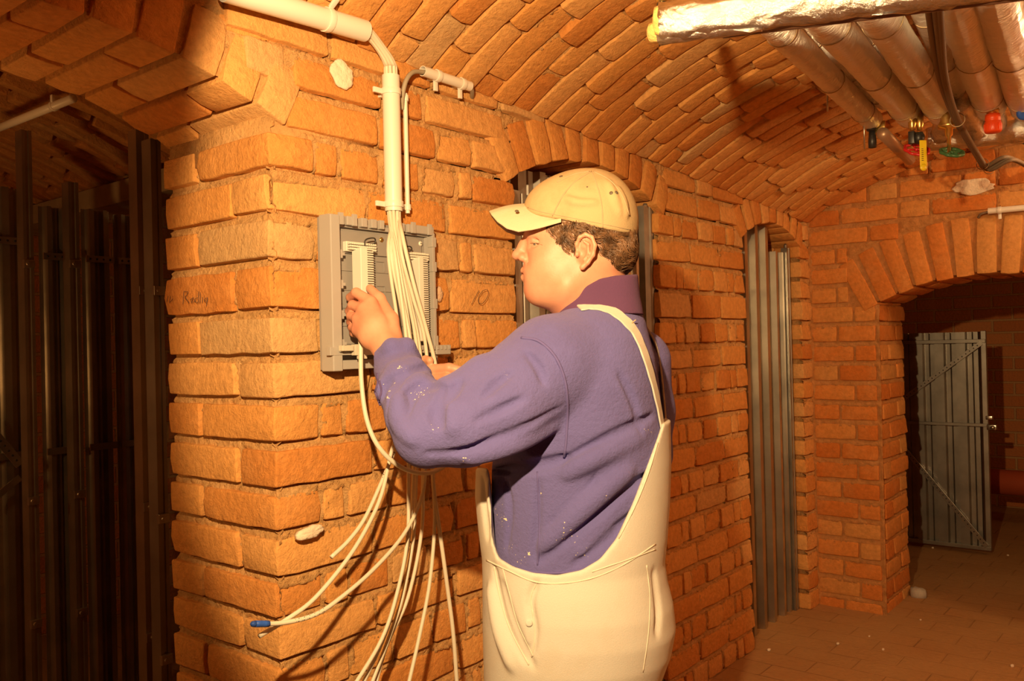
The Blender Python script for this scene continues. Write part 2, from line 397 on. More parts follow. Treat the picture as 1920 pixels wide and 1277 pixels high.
# vault over the passage
VH, VR = 1.2, 0.25
def vault_z(x, t): return spring_z(x)+VR*(1-np.abs(1-t/VH)**3)
def build_ceiling():
    ts = np.linspace(0, 2*VH, 600); zz = VR*(1-np.abs(1-ts/VH)**3); ss = np.concatenate([[0], np.cumsum(np.hypot(np.diff(ts), np.diff(zz)))]); S = ss[-1]
    def fn(P):
        s_ = np.clip(P[:, 1], 0, S); t = np.interp(s_, ss, ts); t = t+np.where(P[:, 1] < 0, P[:, 1], 0)
        dz = np.gradient(zz, ts); d = np.interp(t, ts, dz); L = np.hypot(1, d)
        y = -t-(P[:, 2]*d/L)*1.0; z = spring_z(P[:, 0])+np.interp(t, ts, zz)-P[:, 2]/L
        return np.stack([P[:, 0], y, z], 1)
    C = Masonry(fn); x = -1.4; i = 0
    while x < 2.95:
        wd = random.choice([0.068, 0.074, 0.078]) ; s_ = -random.uniform(0.0, 0.2); end = S if x < 1.2 else S*0.8
        while s_ < 1.75:
            L = random.choice([0.25, 0.26, 0.255, 0.25, 0.24, 0.19])
            if s_+L > 0.03: C.brick(x, x+wd, max(s_, 0.0), s_+L, -0.10, 0.0, rot=rng.normal(0, 0.008), res=(9, 6, 3), jit=0.8)
            s_ += L+0.007
        x += wd+0.008; i += 1
    s_ = 0.0
    while s_ < 1.75:      # last course against the end wall: headers
        C.brick(2.965, 3.085, s_, s_+0.115, -0.1, 0.0); s_ += 0.127
    C.mortar(-1.45, 3.09, 0.0, 1.8, 0.007, rec=0.008, deep=0.017)
    o = C.build('ceiling', [BRK, MOR]); return struct(o)
build_ceiling()

# end wall with its arched opening
XE = 3.09
def build_wall_end():
    E = Masonry(lambda P: np.stack([XE-P[:, 2], P[:, 0], P[:, 1]], 1))      # u = y, w towards the passage
    yc, hw, zs, zcr = -0.765, 0.455, 1.435, 1.541; rise = zcr-zs; R = (hw*hw+rise*rise)/(2*rise); zc = zcr-R
    def ins(u, v, ext): return (v < zs and abs(u-yc) < hw) or (v > zs-0.08 and math.hypot(u-yc, v-zc) < R+ext and abs(u-yc) < hw+ext*0.45 and v > zs-0.02)
    k = -1; z = -0.03
    while z < 2.22:
        h = 0.071; iv = []; cur = None; u = -2.4
        while u < 0.0:
            ok = not ins(u, z+h/2, 0.27)
            if ok and cur is None: cur = u
            if not ok and cur is not None: iv.append((cur, u)); cur = None
            u += 0.01
        if cur is not None: iv.append((cur, 0.0))
        for a, b in iv:
            if b > -0.1 and b-a < 0.4:   # narrow pier beside the opening, built from its free corner
                pat = [0.125, 0.19] if k % 2 else [0.2, 0.125]; uu = b; j = 0
                while uu > a+0.02:
                    e = max(uu-pat[j % 2], a); 
                    if e-a < 0.05: e = a
                    E.brick(e+0.003, uu-0.007, z, z+h, -0.12, 0, jit=0.7); uu = e; j += 1
            elif b-a > 0.04: fill_row(E, a, b, z, z+h, [0.26, 0.13] if k % 2 else [0.13, 0.26], w0=-0.12, jit=0.7)
        k += 1; z += 0.0925
    al = math.asin(hw/R)+0.07
    arch_ring(E, yc, zc, R, math.pi/2-al, math.pi/2+al, 0.255, 0.40, E.fn, split=0.34, jit=0.7)
    def mask(u, v): return ~(((v <= zs) & (np.abs(u-yc) < hw-0.004)) | ((np.hypot(u-yc, v-zc) < R+0.012) & (np.abs(u-yc) < hw+0.02) & (v > zs)))
    E.mortar(-2.45, 0.02, -0.05, 2.25, 0.008, rec=0.003, mask=mask, deep=0.009, light=0, sink=lambda u, v: (np.hypot(u-yc, v-zc) < R+0.262) & (v > zs-0.04) & (np.abs(u-yc) < hw+0.17))
    # jambs of the opening
    E.rects = []
    J = lambda P: np.stack([XE+0.02-P[:, 0], yc+hw-P[:, 2], P[:, 1]], 1)
    z = -0.03; k = 0
    while z < zs-0.02:
        for a, b in (((-0.41, -0.15), (-0.14, -0.02)) if k % 2 else ((-0.41, -0.29), (-0.28, -0.02))):
            E.brick(a, b, z, min(z+0.071, zs), -0.1, 0.0, fn=J, jit=0.9)
        z += 0.0925; k += 1
    E.mortar(-0.41, -0.0, -0.03, zs, 0.01, rec=0.006, fn=J, deep=0.012)
    E.box((XE+0.015, yc+hw+0.012, -0.05), (XE+0.415, 0.4, 2.3)); E.box((XE+0.015, -2.5, -0.05), (XE+0.415, yc-hw-0.012, 2.3)); E.box((XE+0.02, yc-hw-0.1, zcr+0.05), (XE+0.41, yc+hw+0.1, 2.3))
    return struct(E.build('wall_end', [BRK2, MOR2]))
build_wall_end()

# floor: brick paving under dust
def paving_material():
    m, nt, b = newmat('dusty_brick_paving'); L = nt.links
    tc = N(nt, 'ShaderNodeTexCoord'); mp = N(nt, 'ShaderNodeMapping'); mp.inputs['Rotation'].default_value = (0, 0, math.radians(90)); L.new(tc.outputs['Object'], mp.inputs['Vector'])
    br = N(nt, 'ShaderNodeTexBrick'); br.inputs['Scale'].default_value = 1.0; br.inputs['Brick Width'].default_value = 0.26; br.inputs['Row Height'].default_value = 0.13; br.inputs['Mortar Size'].default_value = 0.004; br.inputs['Mortar Smooth'].default_value = 0.6
    br.inputs['Color1'].default_value = (0.37, 0.20, 0.08, 1); br.inputs['Color2'].default_value = (0.41, 0.215, 0.085, 1); br.inputs['Mortar'].default_value = (0.27, 0.14, 0.06, 1)
    L.new(mp.outputs[0], br.inputs['Vector'])
    nz = N(nt, 'ShaderNodeTexNoise'); nz.inputs['Scale'].default_value = 2.2; nz.inputs['Detail'].default_value = 10; nz.inputs['Roughness'].default_value = 0.65; L.new(tc.outputs['Object'], nz.inputs['Vector'])
    rp = N(nt, 'ShaderNodeValToRGB'); rp.color_ramp.elements[0].position = 0.35; rp.color_ramp.elements[1].position = 0.62; L.new(nz.outputs['Fac'], rp.inputs['Fac'])
    mx = N(nt, 'ShaderNodeMix', data_type='RGBA'); L.new(rp.outputs['Color'], mx.inputs[0]); L.new(br.outputs['Color'], mx.inputs[6]); mx.inputs[7].default_value = (0.42, 0.24, 0.10, 1)
    L.new(mx.outputs[2], b.inputs['Base Color']); b.inputs['Roughness'].default_value = 0.95; b.inputs['Specular IOR Level'].default_value = 0.1
    n2 = N(nt, 'ShaderNodeTexNoise'); n2.inputs['Scale'].default_value = 45; n2.inputs['Detail'].default_value = 6; L.new(tc.outputs['Object'], n2.inputs['Vector'])
    ma = N(nt, 'ShaderNodeMath', operation='MULTIPLY_ADD'); ma.inputs[1].default_value = -0.9; L.new(br.outputs['Fac'], ma.inputs[0]); L.new(n2.outputs['Fac'], ma.inputs[2])
    bp = N(nt, 'ShaderNodeBump'); bp.inputs['Strength'].default_value = 0.5; bp.inputs['Distance'].default_value = 0.008; L.new(ma.outputs[0], bp.inputs['Height']); L.new(bp.outputs['Normal'], b.inputs['Normal'])
    return m
def slab(name, lo, hi, mat):
    V, F = rbox((np.array(hi)-np.array(lo))/2, 0.001, (1, 1, 1)); return struct(mesh_np(name, V+(np.array(lo)+np.array(hi))/2, F, mat, smooth=False))
slab('floor', (-3.2, -3.0, -0.08), (6.6, 3.4, 0.0), paving_material())
def brick_wall_material(name, c1, c2, mo):
    m, nt, b = newmat(name); L = nt.links
    tc = N(nt, 'ShaderNodeTexCoord'); sx = N(nt, 'ShaderNodeSeparateXYZ'); L.new(tc.outputs['Object'], sx.inputs[0])
    ad = N(nt, 'ShaderNodeMath', operation='ADD'); L.new(sx.outputs[0], ad.inputs[0]); L.new(sx.outputs[1], ad.inputs[1])
    cb = N(nt, 'ShaderNodeCombineXYZ'); L.new(ad.outputs[0], cb.inputs[0]); L.new(sx.outputs[2], cb.inputs[1])
    br = N(nt, 'ShaderNodeTexBrick'); br.inputs['Scale'].default_value = 1.0; br.inputs['Brick Width'].default_value = 0.265; br.inputs['Row Height'].default_value = 0.0925; br.inputs['Mortar Size'].default_value = 0.009; br.inputs['Mortar Smooth'].default_value = 0.3
    br.inputs['Color1'].default_value = (*c1, 1); br.inputs['Color2'].default_value = (*c2, 1); br.inputs['Mortar'].default_value = (*mo, 1)
    L.new(cb.outputs[0], br.inputs['Vector']); L.new(br.outputs['Color'], b.inputs['Base Color']); b.inputs['Roughness'].default_value = 0.95
    n2 = N(nt, 'ShaderNodeTexNoise'); n2.inputs['Scale'].default_value = 60; n2.inputs['Detail'].default_value = 5; L.new(tc.outputs['Object'], n2.inputs['Vector'])
    ma = N(nt, 'ShaderNodeMath', operation='MULTIPLY_ADD'); ma.inputs[1].default_value = -1.2; L.new(br.outputs['Fac'], ma.inputs[0]); L.new(n2.outputs['Fac'], ma.inputs[2])
    bp = N(nt, 'ShaderNodeBump'); bp.inputs['Strength'].default_value = 0.8; bp.inputs['Distance'].default_value = 0.01; L.new(ma.outputs[0], bp.inputs['Height']); L.new(bp.outputs['Normal'], b.inputs['Normal'])
    return m
BW = brick_wall_material('plain_brickwork', (0.48, 0.15, 0.04), (0.58, 0.22, 0.07), (0.5, 0.27, 0.11))
slab('wall_right', (-3.2, -3.1, 0), (3.1, -2.42, 2.3), BW)
slab('wall_back', (6.2, -3.1, 0), (6.5, 3.4, 2.6), BW)
slab('trim_1', (3.51, -3.0, 2.35), (6.3, 3.4, 2.5), BW)          # ceiling of the far room
slab('wall_side', (3.52, 0.42, 0), (6.3, 0.6, 2.4), BW)

# side room behind the left arch: its own low vault, falling to a concrete beam
def build_side_vault():
    hs, cr = 1.25, 0.24
    def fn(P):
        t = P[:, 0]; zz = cr*(1-np.abs(1-t/hs)**2.4); d = cr*2.4/hs*np.sign(1-t/hs)*np.abs(1-t/hs)**1.4; L = np.hypot(1, d)
        return np.stack([0.56-t+P[:, 2]*(-d)/L, P[:, 1], 1.925+zz-P[:, 2]/L], 1)
    C = Masonry(fn); y = 0.42
    while y < 2.6:
        t = -random.uniform(0, 0.2)
        while t < 1.5:
            L = random.choice([0.25, 0.26, 0.13, 0.25])
            if t+L > 0.03: C.brick(max(t, 0.0), t+L, y, y+0.066, -0.1, 0, rot=rng.normal(0, 0.02), res=(8, 6, 3), jit=2.2)
            t += L+0.014
        y += 0.086
    C.mortar(0.0, 2.4, 0.42, 2.6, 0.012, rec=0.026, deep=0.034)
    o = C.build('trim_2', [BRK, MOR]); return struct(o)
build_side_vault()
CONC = simple('concrete', (0.42, 0.33, 0.2), 0.9, bump=(30, 0.5, 0.004), var=0.15)
slab('trim_3', (0.50, 0.9, 1.845), (0.66, 2.7, 1.925), CONC)
slab('wall_side_back', (-3.2, 2.7, 0), (3.6, 2.9, 2.4), BW)

# ================================================================ services, doors, cables
def on_y(px, py, y):
    r = at(px, py, 1)-CAM; return CAM+r*((y-CAM[1])/r[1])
def on_x(px, py, x):
    r = at(px, py, 1)-CAM; return CAM+r*((x-CAM[0])/r[0])
def on_z(px, py, z):
    r = at(px, py, 1)-CAM; return CAM+r*((z-CAM[2])/r[2])
STEEL = simple('galvanised_steel', (0.56, 0.53, 0.47), 0.30, 0.95, bump=(18, 0.12, 0.003), var=0.18, vscale=7)
STEEL_M = simple('matt_galvanised_steel', (0.36, 0.33, 0.29), 0.55, 0.85, bump=(18, 0.12, 0.003), var=0.2)
STEEL_D = simple('dull_galvanised_steel', (0.42, 0.39, 0.34), 0.36, 0.92, bump=(18, 0.12, 0.003), var=0.2, vscale=7)
RUSTY = simple('brown_primed_steel', (0.20, 0.10, 0.06), 0.5, 0.6, var=0.2)
WHITE = simple('white_plastic', (0.74, 0.69, 0.60), 0.38, bump=(4, 0.05))
CABLE = simple('pale_grey_cable', (0.66, 0.60, 0.47), 0.5)
GREYP = simple('grey_plastic', (0.37, 0.345, 0.32), 0.5)
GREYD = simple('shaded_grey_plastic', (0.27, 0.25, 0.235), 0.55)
DARK = simple('black_plastic', (0.025, 0.022, 0.02), 0.4)
BLUE = simple('blue_tape', (0.03, 0.12, 0.55), 0.5)
BRASS = simple('brass', (0.75, 0.50, 0.16), 0.3, 0.95)
RED = simple('red_enamel', (0.62, 0.02, 0.02), 0.35)
ORANGE = simple('orange_red_plastic', (0.80, 0.07, 0.01), 0.4)
GREEN = simple('green_enamel', (0.05, 0.14, 0.05), 0.4)
YELLOW = simple('yellow_vinyl', (0.85, 0.62, 0.02), 0.4)
INK = simple('dark_ink', (0.05, 0.035, 0.03), 0.8)
LIME = simple('pale_plaster', (0.80, 0.66, 0.50), 0.95, bump=(60, 0.9, 0.006), var=0.15)
LIMEO = simple('orange_tinted_plaster', (0.62, 0.42, 0.27), 0.95, bump=(60, 0.9, 0.006), var=0.15)
WIRE = simple('thin_wire', (0.45, 0.33, 0.2), 0.4, 0.7)
OLDC = simple('dusty_dark_cable', (0.20, 0.14, 0.09), 0.7)
REDPIPE = simple('red_brown_plastic_pipe', (0.50, 0.09, 0.03), 0.5)
STONE = simple('grey_stone', (0.45, 0.40, 0.34), 0.9, bump=(40, 0.8, 0.005))
def foil_material(name='crinkled_foil', base=(0.80, 0.78, 0.75), stretch=None):
    m, nt, b = newmat(name); L = nt.links
    b.inputs['Base Color'].default_value = (*base, 1); b.inputs['Metallic'].default_value = 1.0; b.inputs['Roughness'].default_value = 0.27
    tc = N(nt, 'ShaderNodeTexCoord')
    if stretch:
        b.inputs['Anisotropic'].default_value = 0.6; b.inputs['Roughness'].default_value = 0.30
        cx_ = N(nt, 'ShaderNodeCombineXYZ'); cx_.inputs[0].default_value = 1.0; cx_.inputs[1].default_value = 0.06; L.new(cx_.outputs[0], b.inputs['Tangent'])
        mp = N(nt, 'ShaderNodeMapping'); mp.inputs['Scale'].default_value = stretch; L.new(tc.outputs['Object'], mp.inputs['Vector']); src = mp.outputs[0]
    else: src = tc.outputs['Object']
    v = N(nt, 'ShaderNodeTexVoronoi', feature='DISTANCE_TO_EDGE'); v.inputs['Scale'].default_value = 22; L.new(src, v.inputs['Vector'])
    n1 = N(nt, 'ShaderNodeTexNoise'); n1.inputs['Scale'].default_value = 16; n1.inputs['Detail'].default_value = 8; n1.inputs['Roughness'].default_value = 0.7; L.new(src, n1.inputs['Vector'])
    a = N(nt, 'ShaderNodeMath', operation='MULTIPLY_ADD'); a.inputs[1].default_value = 0.5; L.new(v.outputs[0], a.inputs[0]); L.new(n1.outputs['Fac'], a.inputs[2])
    bp = N(nt, 'ShaderNodeBump'); bp.inputs['Strength'].default_value = 0.8; bp.inputs['Distance'].default_value = 0.045 if stretch else 0.012; L.new(a.outputs[0], bp.inputs['Height']); L.new(bp.outputs['Normal'], b.inputs['Normal'])
    return m
FOIL = foil_material()
FOILX = foil_material('wrinkled_foil_jacket', (0.92, 0.90, 0.86), (3.2, 1.0, 1.0))

# ---- corrugated steel
def corrugated(mb, p0, p1, z0, z1, out, pitch=0.11, rib=0.036, dep=0.03, flank=0.010, phase=0.0, th=0.0012, z1b=None):
    """trapezoidal sheet from p0 to p1 (plan points), ribs standing out along `out`"""
    p0 = np.array(p0, float); p1 = np.array(p1, float); L = np.linalg.norm(p1-p0); d = (p1-p0)/L; o = np.array(out, float)
    pts = [(0, 0)]; s = phase
    while s < L:
        for a, b in ((0, 0), (flank, dep), (flank+rib, dep), (2*flank+rib, 0)):
            if 0 < s+a < L: pts.append((s+a, b))
        mid = s+2*flank+rib+(pitch-rib-2*flank)/2
        for a, b in ((-0.004, 0), (0, 0.005), (0.004, 0)):
            if mid+a < L: pts.append((mid+a, b))
        s += pitch
    pts.append((L, 0)); n = len(pts); V = []
    for w in (0, th):
        for z_i in range(2):
            for a, b in pts:
                z = z0 if z_i == 0 else z1+((z1b-z1)*a/L if z1b is not None else 0)
                q = p0+d*a+o*(b+w); V.append((q[0], q[1], z))
    F = []
    for i in range(n-1):
        F += [(i, i+1, n+i+1, n+i), (2*n+i, 3*n+i, 3*n+i+1, 2*n+i+1), (n+i, n+i+1, 3*n+i+1, 3*n+i), (i, 2*n+i, 2*n+i+1, i+1)]
    F += [(0, n, 3*n, 2*n), (n-1, 3*n-1, 4*n-1, 2*n-1)]
    return mb.add(V, np.array(F))
def channel(mb, p, z0, z1, wd, dp, d, o, th=0.0015):
    """upright C section: web wd wide along d, flanges dp deep along -o, small returns"""
    d = np.array(d, float); o = np.array(o, float); p = np.array(p, float)
    prof = [(-wd/2+0.008, -dp), (-wd/2, -dp), (-wd/2, 0), (-wd*0.18, 0), (-wd*0.12, -0.004), (wd*0.12, -0.004), (wd*0.18, 0), (wd/2, 0), (wd/2, -dp), (wd/2-0.008, -dp)]
    inn = [(max(-wd/2+th, min(wd/2-th, a)), b-(th if b > -0.006 else 0)) for a, b in prof]
    V = []; n = len(prof)
    for q in (prof, inn):
        for z in (z0, z1):
            for a, b in q:
                r = p+d*a+o*b; V.append((r[0], r[1], z))
    F = []
    for i in range(n-1): F += [(i, n+i, n+i+1, i+1), (2*n+i, 2*n+i+1, 3*n+i+1, 3*n+i), (n+i, 3*n+i, 3*n+i+1, n+i+1), (i, i+1, 2*n+i+1, 2*n+i)]
    return mb.add(V, np.array(F))

def doorway_doors():
    # first doorway, behind the man
    t = thing('steel_door', 'tall corrugated steel door in the arched doorway behind the man with the cap', 'door', (1.2, 0.12, 0))
    channel(MB(), (0, 0, 0), 0, 1, 0.05, 0.03, (1, 0, 0), (0, -1, 0))
    m = MB(); channel(m, (0.868, 0.10), 0, 1.79, 0.035, 0.03, (1, 0), (0, -1)); m.build('post', STEEL_M, t, False)
    m = MB(); corrugated(m, (0.895, 0.115), (1.36, 0.115), 0, 1.742, (0, -1), 0.112, 0.03, 0.028, phase=0.012); m.build('panel', STEEL_M, t, False)
    m = MB(); corrugated(m, (0.96, 0.155), (1.32, 0.155), 1.70, 1.83, (0, -1), 0.112, 0.03, 0.02, phase=0.03); m.build('panel', STEEL_M, t, False)
    xa, xb = on_y(1168, 600, 0.05)[0], on_y(1211, 600, 0.05)[0]; z_ = on_y(1200, 405, 0.05)[2]
    m = MB(); corrugated(m, (xa, 0.055), (xb, 0.055), 0, z_, (0, -1), 0.055, 0.016, 0.022, 0.005, phase=0.008); m.build('panel', STEEL, t, False)
    xa, xb = on_y(1213, 600, 0.02)[0], on_y(1231, 600, 0.02)[0]; z_ = on_y(1222, 388, 0.02)[2]
    m = MB(); channel(m, ((xa+xb)/2, 0.022), 0, z_, xb-xa, 0.03, (1, 0), (0, -1)); m.lathe(((xa+xb)/2, 0.035, z_), (0, 0, 1), [(-0.02, 0.009), (0.004, 0.010), (0.012, 0.006)], 12); m.build('post', STEEL_M, t, False)
    # second doorway, near the end wall
    t = thing('steel_door', 'corrugated steel door in the narrow arched doorway next to the end wall', 'door', (2.65, 0.1, 0))
    m = MB(); corrugated(m, (2.352, 0.105), (2.805, 0.105), 0, 1.80, (0, -1), 0.113, 0.028, 0.045, 0.006, phase=0.008); m.build('panel', STEEL, t, False)
    m = MB(); corrugated(m, (2.81, 0.10), (2.93, 0.10), 0, 1.692, (0, -1), 0.07, 0.022, 0.04, 0.006, phase=0.006); m.build('panel', STEEL, t, False)
    m = MB(); channel(m, (2.945, 0.045), 0, 1.715, 0.038, 0.03, (1, 0), (0, -1)); m.lathe((2.945, 0.06, 1.72), (0, 0, 1), [(-0.02, 0.008), (0.01, 0.008), (0.016, 0.004)], 10); m.build('post', STEEL_D, t, False)
    for z in (0.32, 0.98, 1.5):
        for x in (2.352, 2.465, 2.578, 2.691):
            m = MB(); m.box((x+0.05, 0.083, z), (0.012, 0.012, 0.02)); m.build('bracket', STEEL_D, t, False)
    # open leaf in the far room
    t = thing('steel_door', 'open corrugated steel door leaf with diagonal braces seen through the far archway', 'door', (4.6, -0.2, 0))
    m = MB(); corrugated(m, (4.6, 0.16), (4.6, -0.455), 0.03, 1.30, (-1, 0), 0.118, 0.05, 0.03, 0.006, phase=0.008); m.build('panel', STEEL_D, t, False)
    y0, y1 = 0.17, -0.485
    m = MB(); m.box((4.565, (y0+y1)/2, 1.245), (0.02, y0-y1, 0.022)); m.build('top_rail', STEEL_D, t, False)
    m = MB(); m.box((4.565, (y0+y1)/2, 0.755), (0.02, y0-y1, 0.018)); m.build('middle_rail', STEEL_D, t, False)
    m = MB(); m.box((4.575, (y0+y1)/2, 0.035), (0.03, y0-y1, 0.022)); m.build('bottom_rail', STEEL_D, t, False)
    m = MB(); m.box((4.578, y1+0.012, 0.665), (0.03, 0.028, 1.28)); m.build('edge_post', STEEL_D, t, False)
    for a, b in (((-0.03, 0.90), (y1+0.02, 1.235)), ((-0.03, 0.59), (y1+0.02, 0.05))):
        m = MB(); A = np.array([4.553, a[0], a[1]]); B = np.array([4.553, b[0], b[1]]); d = _n(B-A); n_ = np.cross(d, [1, 0, 0])
        m.box((A+B)/2, (np.linalg.norm(B-A), 0.026, 0.006), [d, n_, [1, 0, 0]])
        k = int(np.linalg.norm(B-A)/0.025)
        for i in range(1, k): m.lathe(A+(B-A)*i/k+np.array([-0.003, 0, 0]), (-1, 0, 0), [(0, 0.004), (0.0015, 0.003)], 6, 1)
        m.build('diagonal_brace', [STEEL, DARK], t, False)
    m = MB(); m.box((4.56, y1-0.022, 0.745), (0.03, 0.05, 0.03)); m.box((4.56, y1-0.01, 0.80), (0.03, 0.035, 0.02)); m.lathe((4.545, y1-0.03, 0.745), (-1, 0, 0), [(0, 0.012), (0.02, 0.012), (0.024, 0.006)], 12); m.build('latch', STEEL, t)
doorway_doors()

def side_room_partition():
    def xs(px, y): return on_y(px, 600, y)[0]
    specs = [(-60, 37, 350, 'corrugated steel sheet at the left edge, beside the leftmost upright'),
             (75, 131, 390, 'narrow corrugated steel sheet between the two free uprights in the dark room'),
             (155, 207, 395, 'corrugated steel sheet just right of the short upright in the dark room'),
             (215, 262, 405, 'corrugated steel sheet nearest the brick pier, lowest top edge')]
    for a, b, top, lab in specs:
        x0, x1 = xs(a, 1.4), xs(b, 1.4); z1 = on_y((a+b)/2, top, 1.4)[2]
        t = thing('steel_sheet', lab, 'metal sheet', ((x0+x1)/2, 1.4, 0), 'sheets of the dark side room')
        m = MB(); corrugated(m, (x0, 1.4), (x1, 1.4), 0, z1, (0, -1), (x1-x0)/2.0, (x1-x0)/7, 0.022, 0.006, phase=0.012); m.build('sheet', STEEL_D, t, False)
        zr = on_y(30, 452, 1.36)[2] if a < 0 else on_y(200, 487, 1.36)[2]
        m = MB(); m.box(((x0+x1)/2, 1.366, zr), (x1-x0, 0.006, 0.022))
        for i in range(int((x1-x0)/0.022)): m.lathe((x0+0.012+i*0.022, 1.362, zr), (0, -1, 0), [(0, 0.004), (0.0015, 0.003)], 6, 1)
        m.build('perforated_rail', [STEEL, DARK], t, False)
        m = MB(); m.box(((x0+x1)/2, 1.366, 0.98), (x1-x0, 0.006, 0.022)); m.build('perforated_rail', STEEL_D, t, False)
    for px0, px1, top, y, lab, mt in [(47, 66, 245, 1.2, 'tall thin galvanised upright reaching the vault in the dark room', STEEL_D),
                             (133, 152, 342, 1.2, 'shorter galvanised upright in the middle of the dark room', STEEL_D),
                             (262, 286, 245, 0.8, 'wide galvanised upright close to the brick pier', STEEL),
                             (289, 308, 262, 0.6, 'narrow galvanised upright directly behind the edge of the brick pier', STEEL_D)]:
        x0, x1 = xs(px0, y), xs(px1, y); z1 = on_y((px0+px1)/2, top, y)[2]
        t = thing('steel_upright', lab, 'metal post', ((x0+x1)/2, y, 0), 'uprights of the dark side room')
        m = MB(); channel(m, ((x0+x1)/2, y), 0, z1, x1-x0, 0.045, (1, 0), (0, -1)); m.build('channel', mt, t, False)
        zc = on_y((px0+px1)/2, 495 if px0 < 200 else 545, y-0.01)[2]
        for z_ in (zc, 0.86, 0.5):
            m = MB(); m.box(((x0+x1)/2-0.004, y-0.008, z_), ((x1-x0)*1.1, 0.012, 0.024)); m.lathe(((x0+x1)/2-0.008, y-0.014, z_), (0, -1, 0), [(0, 0.006), (0.004, 0.005)], 8)
            m.build('bracket', STEEL, t, False)
    # diagonal brace at the left edge
    A, B = on_y(-30, 790, 1.34), on_y(38, 872, 1.34); d = _n(B-A)
    m = MB(); m.box((A+B)/2, (np.linalg.norm(B-A), 0.028, 0.004), [d, np.cross(d, [0, 1, 0]), [0, 1, 0]])
    for i in range(1, 9): m.lathe(A+(B-A)*i/9+np.array([0, -0.002, 0]), (0, -1, 0), [(0, 0.004), (0.0015, 0.003)], 6, 1)
    A2, B2 = on_y(-30, 950, 1.34), on_y(38, 895, 1.34); d = _n(B2-A2); m.box((A2+B2)/2, (np.linalg.norm(B2-A2), 0.02, 0.004), [d, np.cross(d, [0, 1, 0]), [0, 1, 0]])
    tag(m.build('brace_strip', [STEEL, DARK], None, False), 'perforated diagonal steel brace low at the left edge of the picture', 'brace')
    # pipe under the side vault
    A, B = on_y(-60, 262, 0.75), on_y(118, 192, 0.75)
    A = np.array([B[0]-0.02, 1.25, B[2]+0.0]); A = on_x(-40, 255, B[0]+0.02)
    t = thing('conduit', 'grey conduit under the vault of the dark side room at top left', 'conduit', tuple(B))
    m = MB(); m.tube([B+(B-A)*0.1, A+(A-B)*0.2], 0.011, 14); m.build('tube', WHITE, t)
    m = MB(); m.lathe(B+(A-B)*0.08, A-B, [(0, 0.011), (0.001, 0.0135), (0.012, 0.0135), (0.013, 0.011)], 14); m.box(B+(A-B)*0.08+np.array([0, 0, 0.016]), (0.02, 0.012, 0.02)); m.build('clip', WHITE, t)
side_room_partition()

